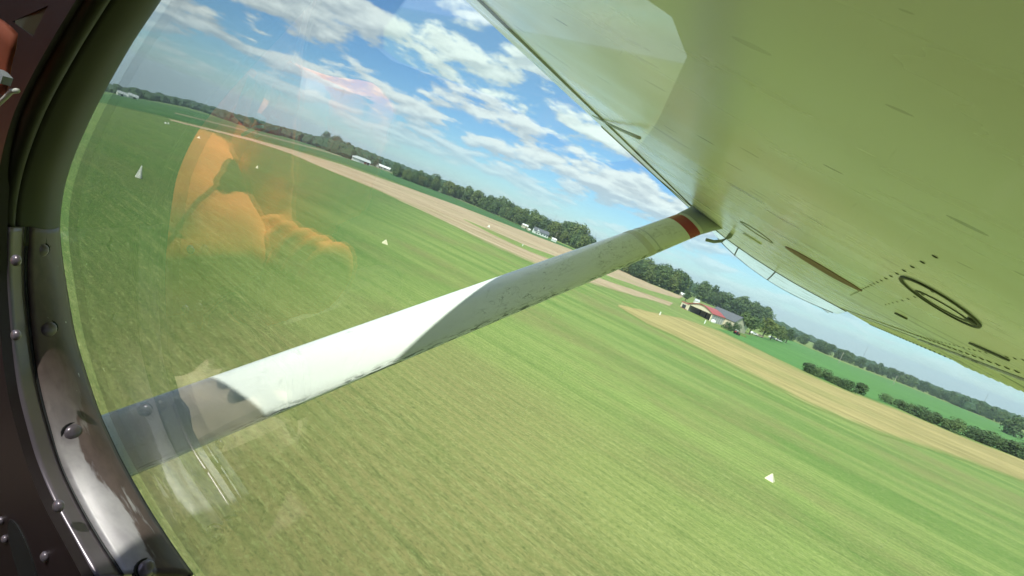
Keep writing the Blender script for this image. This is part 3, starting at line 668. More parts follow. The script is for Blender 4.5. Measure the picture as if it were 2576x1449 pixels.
# control surfaces behind a narrow gap; their skins are beaded
def control(name, s0, s1, drop):
    n = int((s1-s0)/.075); ss = list(np.linspace(s0, s1, n*4+1)); ring = []
    for i, s in enumerate(ss):
        r = .0028*(1 if (i % 4) in (0, 1) else -1)
        ring.append([(-.532, .128-drop), (-.60, .136-drop+r), (-.70, .1425-drop*1.6+r), (-.703, .150-drop*1.6+r), (-.60, .165-drop), (-.532, .168-drop)])
    return span_loft(name, ring, ss, M['wing'], wing, True)
control('flap', .16, 2.55, .004); control('aileron', 2.57, 4.58, .0)
MB().box(((S0+S1)/2, -.528, .1315), (S1-S0, .008, .004)).build('hinge_gap', M['seam'], wing)
# drooped fibreglass tip
def tip():
    K = [0, .15, .35, .55, .75, .9, 1.0]; ring = []; ss = []
    for u in K:
        ss.append(S1+.003+u*.62)
        rg = []
        for f, z in LOW[::-1]:
            a = max(0.0, 1-((f+.02)/.78)**2)*.085; dr = a*math.sin(min(u/.75, 1)*math.pi/2) if u < .8 else a*(1-(u-.75)*1.4)
            sc_ = 1-.10*max(0, u-.5)
            rg.append((f*sc_, z-dr))
        for f, z in UPP: rg.append((f*(1-.1*max(0, u-.5)), z-(.06+.08*u)*u*max(0, 1-((f+.02)/.9)**2)*1.2))
        ring.append(rg)
    o = span_loft('wing_tip', ring, ss, M['tip'], wing)
    MB().tube([(S1+.42, f, low(f)-max(0.0, 1-((f+.02)/.78)**2)*.080-.001) for f in np.linspace(.55, -.5, 14)], .004, 5).build('tip_seam', M['seam'], o)
    m = MB()
    for q in (.34, .02): m.tube([(S1+u*.62, q+u*.02, low(q)-max(0.0, 1-((q+.02)/.78)**2)*.085*math.sin(min(u/.75, 1)*math.pi/2)-.001) for u in (0.02, .2, .4, .6)], .005, 5)
    m.build('tip_seam', M['seam'], o)
tip()
def spanline(f, s0, s1, r=.0028, n=30): return [(s, f, low(f)-.001) for s in np.linspace(s0, s1, n)]
MB().tube(spanline(.52, S0, S1), .0032, 5).build('skin_seam', M['seam'], wing)
MB().tube(spanline(.79, 2.0, S1), .003, 5).build('skin_seam', M['seam'], wing)
MB().tube([(S1+.001, f, low(f)-.001) for f in np.linspace(.86, -.52, 40)], .004, 5).build('skin_seam', M['seam'], wing)
MB().tube([(3.1, f, low(f)-.001) for f in np.linspace(.84, .5, 14)], .0025, 5).build('skin_seam', M['seam'], wing)
def rivets(pts, r, name='rivet_row'):
    m = MB()
    for q in pts: m.ball((q[0], q[1], q[2]+r*.1), (r*.8, r*1.25, r*.55), 6, 4)
    o = m.build(name, M['rivet'], wing, True); o['kind'] = 'stuff'; return o
def pxline(a, step):
    P = [wing_at(p) for p in a]; L = sum((q-p).length for p, q in zip(P, P[1:]))
    return [(q[0], q[1], low(q[1])) for q in resample(P, max(4, int(L/step)))]
rivets([(s, -.465, low(-.465)) for s in np.arange(.5, S1, .052)], .0058)
rivets(pxline([(2140, 742), (2200, 712), (2270, 682), (2352, 645)], .058), .0026)
rivets(pxline([(2228, 766), (2290, 750), (2345, 733)], .07), .0024)
rivets(pxline([(2290, 838), (2360, 858), (2440, 878), (2510, 893), (2600, 910)], .052), .003)
rivets([(s, -.665, .134) for s in np.arange(.5, 4.5, .075)], .0045)
rivets([(s, .535, low(.535)) for s in np.arange(2.6, 4.5, .06)], .004)
# inspection ring, cover plates, scars
def oval(c0, c1, wid, mat, name, thick=.0035, ring=None):
    """flat oval on the underside between two seen end points; a ring if ring is given"""
    a, b = wing_at(c0), wing_at(c1); c = (a+b)/2; u = (b-a); L = u.length/2; u.normalize(); v = Vector((0, 0, 1)).cross(u).normalized()
    N = 40; m = MB(); out = []
    for k in range(N):
        t = 2*math.pi*k/N; out.append(c+u*L*math.cos(t)+v*wid*math.sin(t))
    P = lambda q, e: (q.x, q.y, low(q.y)-e)
    if ring:
        inn = [c+(q-c)*(1-ring/L) for q in out]
        vs = [P(q, thick) for q in out]+[P(q, thick) for q in inn]+[P(q, -.004) for q in out]+[P(q, -.004) for q in inn]
        fs = []
        for k in range(N):
            j = (k+1) % N; fs += [(k, j, N+j, N+k), (2*N+k, k+0, j, 2*N+j), (N+k, N+j, 3*N+j, 3*N+k)]
        m.add(vs, fs)
    else:
        vs = [P(c, thick)]+[P(c+(q-c)*.5, thick) for q in out]+[P(q, thick) for q in out]+[P(q, -.004) for q in out]; fs = []
        for k in range(N):
            j = (k+1) % N; fs += [(0, 1+k, 1+j), (1+k, 1+N+k, 1+N+j, 1+j), (1+N+k, 1+2*N+k, 1+2*N+j, 1+N+j)]
        m.add(vs, fs)
    return m.build(name, mat, wing)
oval((2283, 722), (2460, 806), .11, M['seam'], 'inspection_ring', .002, .0032)
oval((2322, 748), (2420, 792), .05, M['seam'], 'cover_plate', .001, .0032)
oval((2018, 651), (2128, 704), .10, M['rust'], 'inspection_hole', .0015)
oval((1868, 563), (1940, 606), .07, M['seam'], 'inspection_ring', .001, .004)
oval((2255, 788), (2280, 799), .012, M['seam'], 'dark_patch'); oval((2435, 800), (2460, 812), .016, M['seam'], 'dark_patch')
oval((1878, 592), (1908, 608), .03, M['conew'], 'bare_patch', .003)
# hinge fairing bulge near the flap
oval((2440, 862), (2540, 905), .012, M['seam'], 'flap_track_slot', .003)
# vent tube, tie-down hook
a = [wing_at(p, d) for p, d in (((1490, 290), .000), ((1520, 306), .004), ((1560, 326), .008), ((1595, 341), .010), ((1609, 347), .010))]
MB().tube(a, [.0018, .0022, .0025, .0028, .003], 8).build('vent_tube', M['steel'], wing, True)
def hook():
    D = [((1866, 548), 2.86), ((1852, 566), 2.86), ((1845, 580), 2.86), ((1834, 596), 2.85), ((1816, 606), 2.84), ((1796, 608), 2.83), ((1776, 603), 2.82)]
    pts = [Vector(aray(p)*d) for p, d in D]
    MB().tube(pts, [(.011, .008)]*7, 8).build('tie_down_hook', M['steel'], wing, True)
hook()
# ------------------------------------------------------------------ strut: streamlined tube with cuff, red band
def mat_strut():
    t = NT('strut_paint'); a = t.n('Attribute'); a.attribute_name = 'uv_len'; sp = t.n('SeparateXYZ'); t.l(a.outputs['Vector'], sp.inputs[0])
    def nz(scale, sx, sy, det=4, loc=0, rough=.6):
        mp = t.n('Mapping'); t.l(a.outputs['Vector'], mp.inputs[0]); mp.inputs['Scale'].default_value = (sx, sy, 1); mp.inputs['Location'].default_value = (loc, loc, 0)
        return t.noise(mp.outputs[0], scale, det, rough, .4)
    scr = nz(1, 22, 16, 2, 1); scr2 = nz(1, 14, 44, 3, 7); zone = nz(1, 1.6, 2, 3, 4); chip = nz(1, 24, 40, 5, 3); stain = nz(1, 2.2, 4, 4, 8)
    col = t.mix(t.ramp(stain, .35, .7), (.84, .84, .81), (.79, .79, .76))
    # hairline scratches: narrow band of the noise
    def line(x, c, w): return t.ramp(t.math('ABSOLUTE', t.math('SUBTRACT', x, c)), 0.0, w, 1, 0)
    s_ = t.math('MULTIPLY', t.math('MAXIMUM', line(scr, .58, .014), line(scr2, .60, .014)), t.ramp(zone, .46, .58))
    col = t.mix(t.math('MULTIPLY', s_, .8), col, (.16, .17, .17))
    # worn rear edge (v near .5 on the wrap)
    edge = t.ramp(t.math('ABSOLUTE', t.math('SUBTRACT', sp.outputs[1], .5)), .02, .10, 1, 0)
    col = t.mix(t.math('MULTIPLY', t.ramp(chip, .50, .56), t.math('MULTIPLY', edge, t.ramp(zone, .35, .5))), col, (.11, .12, .10))
    col = t.mix(t.math('MULTIPLY', t.math('GREATER_THAN', sp.outputs[0], 2.12), t.math('LESS_THAN', sp.outputs[0], 2.22)), col, (.40, .014, .028))
    m = t.base(col, .28, 0, .5); t.p.inputs['Coat Weight'].default_value = .3; t.p.inputs['Coat Roughness'].default_value = .08
    return m
M['strut'] = mat_strut()
def strut():
    top = Vector(aray((1772, 550))*2.44*G); bot = Vector(aray((392, 1084))*1.13*G); ax = (top-bot).normalized(); L = (top-bot).length
    bot2 = bot-ax*.35
    fw = Vector((0, 1, 0)); fw = (fw-ax*ax.dot(fw)).normalized()
    q1, q2 = [(Matrix.Rotation(math.radians(w), 3, ax) @ fw).normalized() for w in (-5, 5)]; fw = q1 if q1.z < q2.z else q2; sd = ax.cross(fw)
    n = 32; ns = 40; vs = []; fs = []; uv = []
    tot = L+.35
    for i in range(ns+1):
        p = bot2+ax*tot*i/ns
        for k in range(n):
            a = 2*math.pi*k/n; x = .079*math.cos(a); y = .034*math.sin(a)*(1+.35*math.cos(a))
            vs.append(p+fw*x+sd*y); uv.append((tot*i/ns-.35, k/n, 0))
    for i in range(ns):
        for k in range(n):
            q = i*n+k; w = i*n+(k+1) % n; fs.append((q, w, w+n, q+n))
    o = MB().add(vs, fs).build('wing_strut', M['strut'], plane, True)
    at = o.data.attributes.new('uv_len', 'FLOAT_VECTOR', 'POINT'); at.data.foreach_set('vector', [c for q in uv for c in q])
    def ring(u0, u1, e, name, mat):
        vs = []; fs = []
        for u in (u0, u0+.004, u1-.004, u1):
            ee = e if u not in (u0, u1) else -.001
            for k in range(n):
                a = 2*math.pi*k/n; x = (.079+ee)*math.cos(a); y = (.034+ee)*math.sin(a)*(1+.35*math.cos(a)); vs.append(bot+ax*u+fw*x+sd*y)
        for i in range(3):
            for k in range(n): q = i*n+k; w = i*n+(k+1) % n; fs.append((q, w, w+n, q+n))
        r = MB().add(vs, fs).build(name, mat, o, True); return r
    ring(L*.735, L*.757, .0016, 'strut_sleeve', M['conew']); ring(L*.770, L*.776, .0012, 'strut_sleeve', M['tinroof'])
    # short fairing where the strut enters the wing
    vs = []; fs = []
    for u, g in ((L-.16, 1.0), (L-.10, 1.06), (L-.03, 1.12), (L+.04, 1.25)):
        for k in range(n):
            a = 2*math.pi*k/n; x = .0805*g*math.cos(a); y = .0355*g*math.sin(a)*(1+.35*math.cos(a)); vs.append(bot+ax*u+fw*x+sd*y)
    for i in range(3):
        for k in range(n): q = i*n+k; w = i*n+(k+1) % n; fs.append((q, w, w+n, q+n))
    MB().add(vs, fs).build('strut_fairing', M['tinroof'], o, True)
strut()
# ------------------------------------------------------------------ cabin: tilted side window, its frame, walls, roof, far window
TILT = math.radians(8)
PO = Vector((.16, 0, -.1)); PWn = Vector((-math.cos(TILT), 0, -math.sin(TILT))); PV = Vector((-math.sin(TILT), 0, math.cos(TILT)))
def pane_uv(p, off=0.0):
    d = Vector(aray(p)); q = d*((PO+PWn*off).dot(PWn)/d.dot(PWn)); return (q.y, (q-PO).dot(PV))
def P3(u, v, off=0.0): return PO+Vector((0, 1, 0))*u+PV*v+PWn*off
def smooth_curve(pts, n):
    """Catmull-Rom through the points, evenly resampled"""
    P = [np.array(q, float) for q in pts]; P = [2*P[0]-P[1]]+P+[2*P[-1]-P[-2]]; out = []
    for i in range(1, len(P)-2):
        for t in np.linspace(0, 1, 14, endpoint=False):
            a, b, c, d = P[i-1], P[i], P[i+1], P[i+2]
            out.append(.5*((2*b)+(c-a)*t+(2*a-5*b+4*c-d)*t*t+(3*b-3*c+d-a)*t**3))
    out.append(P[-2]); return [tuple(q) for q in resample(out, n)]
EDGE = [(520, -170), (455, -80), (402, 0), (333, 104), (275, 204), (225, 300), (179, 409), (156, 500), (151, 600), (170, 740), (189, 844), (211, 922), (246, 1027), (278, 1101), (317, 1179), (373, 1277), (436, 1375), (486, 1446)]
INNER = [(430, -170), (372, -80), (318, 0), (250, 104), (190, 204), (140, 300), (98, 409), (76, 500), (68, 577), (66, 700), (75, 810), (88, 910), (107, 1000), (129, 1080), (160, 1175), (204, 1268), (258, 1362), (313, 1446)]
LIP = [(375, -170), (320, -80), (268, 0), (200, 104), (140, 204), (92, 300), (60, 409), (50, 500), (46, 600), (45, 700), (52, 810), (61, 905), (73, 985), (92, 1062), (118, 1150), (160, 1250), (215, 1350), (268, 1446)]
NB = 134
E_ = smooth_curve([pane_uv(p) for p in EDGE], NB); I_ = smooth_curve([pane_uv(p, .024) for p in INNER], NB); L_ = smooth_curve([pane_uv(p, .030) for p in LIP], NB)
TOPV, REARU = .27, -.30
def close_loop(c):
    """carry a front-and-bottom edge on round the rest of the window, which lies outside the view"""
    v0 = c[-1][1]; top = [(c[0][0]-.02, min(TOPV, c[0][1]+.06))]
    rest = [(0.0, v0), (-.2, v0), (-.27, v0+.03), (REARU, v0+.1), (REARU, TOPV-.06), (-.27, TOPV-.015), (-.2, TOPV), (0.1, TOPV), (.15, TOPV-.005)]
    return list(c)+rest
def mat_glass(name, f0=.11, tint=(.89, .955, .935), power=2.0):
    t = NT(name); t.t.nodes.remove(t.p)
    g = t.n('NewGeometry'); dp = t.n('VectorMath', operation='DOT_PRODUCT'); t.l(g.outputs['Normal'], dp.inputs[0]); t.l(g.outputs['Incoming'], dp.inputs[1])
    c = t.math('SUBTRACT', 1.0, t.math('ABSOLUTE', dp.outputs['Value']))
    f = t.math('ADD', t.math('MULTIPLY', t.math('POWER', c, power), 1-f0), f0)
    tr = t.n('BsdfTransparent'); tr.inputs[0].default_value = (*tint, 1); gl = t.n('BsdfGlossy'); gl.inputs['Roughness'].default_value = .012
    ms = t.n('MixShader'); t.l(f, ms.inputs[0]); t.l(tr.outputs[0], ms.inputs[1]); t.l(gl.outputs[0], ms.inputs[2]); sm = t.noise(t.coord('Object', 0, (9, 9, 22)), 1.0, 5, .6); sm2 = t.noise(t.coord('Object', .5, (60, 420, 90)), 1.0, 3, .5)
    df = t.n('BsdfTranslucent'); df.inputs[0].default_value = (.8, .85, .85, 1); m2 = t.n('MixShader')
    t.l(t.math('MAXIMUM', t.ramp(sm, .54, .75, 0, .03), t.ramp(sm2, .70, .76, 0, .10)), m2.inputs[0]); t.l(ms.outputs[0], m2.inputs[1]); t.l(df.outputs[0], m2.inputs[2]); t.l(m2.outputs[0], t.out.inputs[0]); return t.m
M['glass'] = mat_glass('acrylic'); M['clear'] = mat_glass('clear_acrylic', .05, (.97, .98, .98), 5.0)
M['frame'] = None
def mat_frame():
    t = NT('worn_metal'); a = t.n('Attribute'); a.attribute_name = 'uv_len'
    def nz(sx, sy, det, loc, rough=.6):
        mp = t.n('Mapping'); t.l(a.outputs['Vector'], mp.inputs[0]); mp.inputs['Scale'].default_value = (sx, sy, 1); mp.inputs['Location'].default_value = (loc, loc, 0); return t.noise(mp.outputs[0], 1, det, rough, .3)
    wear = nz(14, 2.2, 6, 2.3); spot = nz(150, 9, 3, 4); fine = nz(60, 3, 4, 8)
    paint = t.mix(t.ramp(fine, .3, .7), (.10, .066, .060), (.16, .11, .10))
    metal = t.mix(t.ramp(fine, .3, .7), (.38, .34, .36), (.52, .48, .49))
    sp = t.n('SeparateXYZ'); t.l(a.outputs['Vector'], sp.inputs[0])
    k = t.ramp(t.math('ADD', wear, t.ramp(sp.outputs[1], .0, 1.0, -.20, .20)), .47, .53)
    low_ = t.ramp(sp.outputs[0], .07, .16); k = t.math('MULTIPLY', k, low_)
    col = t.mix(k, paint, metal); col = t.mix(t.ramp(spot, .72, .78, 0, .8), col, (.72, .70, .68))
    t.base(col, t.ramp(fine, .3, .7, .40, .55), 0, .5); t.l(t.math('MULTIPLY', k, .25), t.p.inputs['Metallic']); return t.m
M['frame'] = mat_frame()
M['trim'] = plain('olive_trim', (.034, .033, .014), .55, scale=12)
M['lip'] = plain('lip_metal', (.22, .18, .21), .3, .4, scale=20)
M['panelin'] = plain('inner_panel', (.026, .016, .018), .35, scale=14)
M['carpet'] = plain('cabin_carpet', (.12, .085, .065), .95, scale=40)
M['rubber'] = plain('window_seal', (.012, .012, .013), .6)
M['headliner'] = plain('headliner', (.06, .05, .045), .9)
def window_pane():
    lp = close_loop(E_); n = len(lp)
    m = MB(); m.add([P3(u, v, 0) for u, v in lp]+[P3(u, v, -.004) for u, v in lp], [tuple(range(n)), tuple(range(2*n-1, n-1, -1))]+[(i, n+i, n+(i+1) % n, (i+1) % n) for i in range(n)])
    m.build('window_pane', M['glass'], plane)
window_pane()
def band(name, A, B, oa, ob, i0, i1, mat, bulge=0.0, K=6, closed_back=.004, parent=None):
    """strip of sheet between two curves of the window frame, with a little thickness"""
    vs = []; fs = []; uv = []; run = 0.0; c = max(1, i1-i0)
    for i in range(i0, i1+1):
        if i > i0: run += math.hypot(A[i][0]-A[i-1][0], A[i][1]-A[i-1][1])
        for j in range(K+1):
            t = j/K; q = P3(A[i][0], A[i][1], oa).lerp(P3(B[i][0], B[i][1], ob), t)
            nrm = (P3(A[i][0]-.0, A[i][1], oa)-Vector((0, -.05, -.05))); 
            out = Vector((0, A[i][0]-.05, A[i][1]+.02)).normalized()
            vs.append(q-out*bulge*math.sin(math.pi*t)); uv.append((run, t, 0))
    for i in range(i1-i0):
        for j in range(K):
            a = i*(K+1)+j; fs.append((a, a+1, a+K+2, a+K+1))
    o = MB().add(vs, fs).build(name, mat, parent or plane, True)
    at = o.data.attributes.new('uv_len', 'FLOAT_VECTOR', 'POINT'); at.data.foreach_set('vector', [q for w in uv for q in w])
    m = o.modifiers.new('thick', 'SOLIDIFY'); m.thickness = closed_back; m.offset = 0
    return o
SPL = 63                                        # where the olive post trim ends and the bare frame begins
frame = band('window_frame', E_, I_, .002, .024, SPL, NB-1, M['frame'], .004, 10)
MB().tube([P3(u, v, .0015) for u, v in E_], .0017, 8).build('window_seal', M['rubber'], plane, True)
band('post_trim', E_, I_, .002, .030, 0, SPL+3, M['trim'], .007, 10)
lip = band('frame_lip', I_, L_, .0255, .034, SPL, NB-1, M['lip'], .0, 4, .002)
MB().tube([P3(u, v, .0245) for u, v in I_[SPL:]], .0014, 6).build('lip_gap', M['rubber'], lip, True)
band('post_padding', I_, [(u+.022, v+.008) for u, v in I_], .031, .036, 0, SPL+1, M['trim'], .012, 10)
# screws along the frame: domed heads in a dark ring
def screw(px, parent, r=.0055, off=.012, curveA=None):
    # find the point of the frame strip seen there
    best = None; o = np.array(px)
    for i in range(SPL, NB):
        for t in np.linspace(.1, .9, 9):
            q = P3(E_[i][0], E_[i][1], .002).lerp(P3(I_[i][0], I_[i][1], .024), t); out = Vector((0, E_[i][0]-.05, E_[i][1]+.02)).normalized(); q = q-out*.004*math.sin(math.pi*t)
            d = np.array(q) @ AC; c = ROT.T @ d; pr = np.array([CX+FPX*c[0]/-c[2], CY-FPX*c[1]/-c[2]]); e = np.sum((pr-o)**2)
            if best is None or e < best[0]: best = (e, q, out)
    _, q, out = best; z = -out; x = z.orthogonal().normalized(); y = z.cross(x)
    m = MB(); rr = [(1.0, 0), (1.0, .16), (.86, .42), (.55, .62), (.2, .70)]; n = 16; vs = [q+(x*math.cos(2*math.pi*k/n)+y*math.sin(2*math.pi*k/n))*r*a+z*(r*b+.001) for a, b in rr for k in range(n)]
    fs = [(i*n+k, i*n+(k+1) % n, (i+1)*n+(k+1) % n, (i+1)*n+k) for i in range(4) for k in range(n)]+[tuple(4*n+k for k in range(n))]
    m.add(vs, fs).build('rivet', M['lip'], parent, True)
    ring = [q+(x*math.cos(2*math.pi*k/n)+y*math.sin(2*math.pi*k/n))*r*1.25+z*.0006 for k in range(n)]
    MB().add([w for w in ring]+[w-z*.003 for w in ring], [tuple(range(n))]+[(i, n+i, n+(i+1) % n, (i+1) % n) for i in range(n)]).build('rivet_ring', M['rubber'], parent)
for q in ((97, 634), (116, 822), (182, 1088), (368, 1436)): screw(q, frame, .0040 if q[1] > 700 else .0034)
# side wall round the window, with a gap at the windscreen side
def fill_loops(name, loops, mat, parent, thick, axis, smooth=False):
    bm = bmesh.new()
    for lp in loops:
        vv = [bm.verts.new(q) for q in lp]
        for i in range(len(vv)): bm.edges.new((vv[i], vv[(i+1) % len(vv)]))
    bmesh.ops.triangle_fill(bm, use_beauty=True, use_dissolve=False, edges=bm.edges[:])
    me = bpy.data.meshes.new(name); bm.to_mesh(me); bm.free()
    o = link(name, me, mat, parent, smooth); m = o.modifiers.new('thick', 'SOLIDIFY'); m.thickness = thick; m.offset = 0; return o
def right_wall():
    hole = [P3(u, v, .036) for u, v in close_loop(L_)]
    gap = [P3(*pane_uv(p, .036), .036) for p in ((48, 58), (137, 18), (98, 96))]
    outer = [P3(u, v, .036) for u, v in ((-1.2, -1.1), (1.5, -1.1), (1.5, .0), (1.0, .30), (-.6, .30), (-1.2, .30))]
    fill_loops('cabin_wall', [outer, hole, gap], M['panelin'], plane, .004, None)
right_wall()
# small things on the panel at the lower left
w2 = [((2, 1310), .0022), ((12, 1356), .0022), ((113, 1400), .0026), ((147, 1273), .0030), ((40, 655), .0026), ((40, 843), .0026)]
for px, r in w2:
    u, v = pane_uv(px, .0385); q = P3(u, v, .0385)
    MB().ball(q, (r*.7, r, r), 10, 6).build('rivet', M['lip'], plane, True)
u, v = pane_uv((60, 1420), .0385); c = P3(u, v, .0385)
hp = [c+Vector((0, 1, 0))*(.020*math.cos(t)-.006*math.sin(t))+PV*(.010*math.sin(t)+.012*math.cos(t)) for t in np.linspace(0, 6.28, 24, endpoint=False)]
MB().add([q for q in hp]+[q-PWn*.001 for q in hp], [tuple(range(24))]+[(i, 24+i, 24+(i+1) % 24, (i+1) % 24) for i in range(24)]).build('lightening_hole', M['rubber'], plane)
# cabin roof, floor, far wall with its window, rear wall, front posts, windscreen
MB().box((-.46, -.24, .19), (1.10, 1.10, .02)).build('cabin_roof', M['headliner'], plane)
MB().box((-.42, .2, -1.12), (1.3, 2.8, .04)).build('cabin_floor', M['carpet'], plane)
MB().box((-.42, -1.0, -.5), (1.2, .04, 1.3)).build('rear_wall', M['panelin'], plane)
def far_side():
    s = -.95; hole = [(.9, -.03), (.72, .055), (.47, .03), (.40, -.02), (.385, -.16), (.40, -.26), (.46, -.305), (.8, -.315), (1.15, -.385), (1.22, -.38), (1.24, -.33), (1.18, -.2)]
    fill_loops('cabin_wall', [[(s, a, b) for a, b in ((-1, -1.1), (1.5, -1.1), (1.55, -.40), (1.45, -.30), (.58, .17), (-1, .17))], [(s, a, b) for a, b in hole]], M['panelin'], plane, .03, None)
    n = len(hole); m = MB(); m.add([(s+.004, a, b) for a, b in hole]+[(s, a, b) for a, b in hole], [tuple(range(n)), tuple(range(2*n-1, n-1, -1))]+[(i, n+i, n+(i+1) % n, (i+1) % n) for i in range(n)])
    m.build('far_window', M['clear'], plane)
    # other wing
    span_loft('wing', [SEC]*3, [-1.0, -3.0, -5.6], M['wing'], plane)
    # windscreen, dash and cowling
    m = MB(); vs = [(-.97, .54, .185), (.09, .54, .185), (.10, 1.5, -.34), (-.90, 1.5, -.34)]
    vs += [(a, b+.004, c+.005) for a, b, c in vs]; m.add(vs, [(0, 1, 2, 3), (7, 6, 5, 4), (0, 4, 5, 1), (1, 5, 6, 2), (2, 6, 7, 3), (3, 7, 4, 0)]); m.build('windscreen', M['clear'], plane)
    MB().box((-.44, .425, .19), (1.06, .225, .006)).build('added_skylight', mat_glass('smoked_acrylic', .05, (.60, .63, .62), 5.0), plane)  # unseen roof pane added so dimmed sun reaches the window frame
    bevel(MB().box((-.4, 1.62, -.62), (1.05, .3, .56)).build('instrument_panel', M['rubber'], plane), .03)
    bevel(MB().box((-.4, 2.4, -.60), (.95, 1.3, .5)).build('engine_cowling', M['strut'], plane), .12)
far_side()
# ------------------------------------------------------------------ pilot in orange, seen as a reflection in the pane, and the front seat
M['orange'] = plain('orange_cloth', (.82, .21, .045), .85, scale=30, var=.1); M['khaki'] = plain('khaki_cloth', (.36, .30, .21), .9, scale=30)
M['skin'] = plain('skin', (.45, .27, .19), .6, scale=40); M['cap'] = plain('black_cap', (.015, .015, .018), .8); M['seat'] = plain('beige_seat', (.40, .36, .27), .85, scale=20)
def skinned(name, verts, edges, rad, mat, parent, root=0, sub=2, fold=0.0):
    me = bpy.data.meshes.new(name); me.from_pydata([tuple(v) for v in verts], edges, []); o = link(name, me, mat, parent)
    sk = o.modifiers.new('skin', 'SKIN'); sk.use_smooth_shade = True
    for i, r in enumerate(rad): me.skin_vertices[0].data[i].radius = (r, r) if not isinstance(r, tuple) else r
    me.skin_vertices[0].data[root].use_root = True
    o.modifiers.new('sub', 'SUBSURF').levels = sub; o.modifiers['sub'].render_levels = sub
    if fold:
        o.modifiers['sub'].render_levels = o.modifiers['sub'].levels = sub+1
        tx = bpy.data.textures.new('folds', 'CLOUDS'); tx.noise_scale = .075; d = o.modifiers.new('folds', 'DISPLACE'); d.texture = tx; d.strength = fold; d.mid_level = .5; d.texture_coords = 'LOCAL'
    return o
def pilot():
    p = empty('person', EYE); p.matrix_world = plane.matrix_world.copy() @ Matrix.Translation((-.32, .80, -.88))
    tag(p, 'person in orange shirt and black cap at the controls, reflected in the pane', 'person')
    V = [(0, 0, 0), (0, .0, .16), (0, .0, .34), (0, .01, .50), (0, .02, .575), (0, .05, .66), (0, .05, .74), (0, .06, .82), (0, .05, .87),
         (.10, 0, -.03), (.12, .42, .02), (.12, .50, -.42), (.12, .62, -.46), (-.10, 0, -.03), (-.12, .42, .02), (-.12, .50, -.42), (-.12, .62, -.46),
         (.19, .0, .50), (.27, -.27, .46), (.20, -.08, .31), (.16, .02, .28), (-.19, .0, .50), (-.25, .04, .24), (-.15, .30, .24), (-.12, .38, .25)]
    Ed = [(0, 1), (1, 2), (2, 3), (3, 4), (4, 5), (5, 6), (6, 7), (7, 8), (0, 9), (9, 10), (10, 11), (11, 12), (0, 13), (13, 14), (14, 15), (15, 16), (3, 17), (17, 18), (18, 19), (19, 20), (3, 21), (21, 22), (22, 23), (23, 24)]
    Rr = [(.15, .11), (.14, .105), (.16, .115), (.15, .10), .055, .06, .085, .085, .05, .085, .06, .045, .035, .085, .06, .045, .035, .058, .045, .034, .03, .058, .045, .034, .03]
    skinned('body', V, Ed, Rr, M['skin'], p)
    TV = [(0, 0, .02), (0, 0, .16), (0, 0, .34), (0, .01, .50), (0, .015, .55), (.19, .0, .505), (.24, -.14, .505), (.27, -.28, .46), (.21, -.10, .33), (-.19, .0, .505), (-.25, .04, .24), (-.17, .22, .24)]
    skinned('shirt', TV, [(0, 1), (1, 2), (2, 3), (3, 4), (3, 5), (5, 6), (6, 7), (7, 8), (3, 9), (9, 10), (10, 11)], [(.17, .13), (.16, .125), (.18, .135), (.165, .115), .08, .098, .092, .10, .075, .085, .07, .05], M['orange'], p, fold=.035)
    skinned('trousers', [(0, 0, .0), (.10, 0, -.03), (.12, .42, .02), (.12, .49, -.38), (-.10, 0, -.03), (-.12, .42, .02), (-.12, .49, -.38)], [(0, 1), (1, 2), (2, 3), (0, 4), (4, 5), (5, 6)], [.15, .10, .08, .06, .10, .08, .06], M['khaki'], p)
    m = MB(); n = 18; pr = [(.112, .80), (.114, .84), (.10, .90), (.06, .935), (.01, .945)]
    vs = [(r*.92*math.cos(2*math.pi*k/n), .055+r*math.sin(2*math.pi*k/n), z) for r, z in pr for k in range(n)]
    m.add(vs, [(i*n+k, i*n+(k+1) % n, (i+1)*n+(k+1) % n, (i+1)*n+k) for i in range(4) for k in range(n)]); m.box((0, .20, .825), (.16, .14, .012)); m.build('cap', M['cap'], p, True)
    m = MB(); m.tube([(.105, .05, .76), (.115, .05, .86), (.06, .05, .955), (-.06, .05, .955), (-.115, .05, .86), (-.105, .05, .76)], .012, 8)
    for s in (-1, 1): m.ball((s*.105, .055, .75), (.035, .045, .055), 12, 8)
    m.tube([(.11, .08, .72), (.09, .16, .69), (.03, .19, .68)], .006, 6); m.build('headset', M['cap'], p, True)
    for s in (-1, 1): MB().ball((s*.034, .135, .765), .012, 8, 6).build('eye', M['white'], p, True)
    MB().tube([(0, .135, .765), (0, .165, .735), (0, .14, .725)], [.01, .017, .012], 8).build('nose', M['skin'], p, True)
pilot()
def seat(s, f, label):
    t = empty('front_seat', EYE); t.matrix_world = plane.matrix_world.copy() @ Matrix.Translation((s, f, -1.1)); tag(t, label, 'seat')
    bevel(MB().box((0, .06, .10), (.44, .46, .12)).build('cushion', M['seat'], t), .04, 3)
    bevel(MB().box((0, -.20, .32), (.40, .08, .40), Matrix.Rotation(math.radians(9), 3, 'X')).build('backrest', M['seat'], t), .04, 3)
    for x in (-.16, .16): MB().box((x, .02, .02), (.03, .5, .04)).build('rail', M['steel'], t)
seat(-.32, .80, 'beige pilot seat carrying the person in orange')
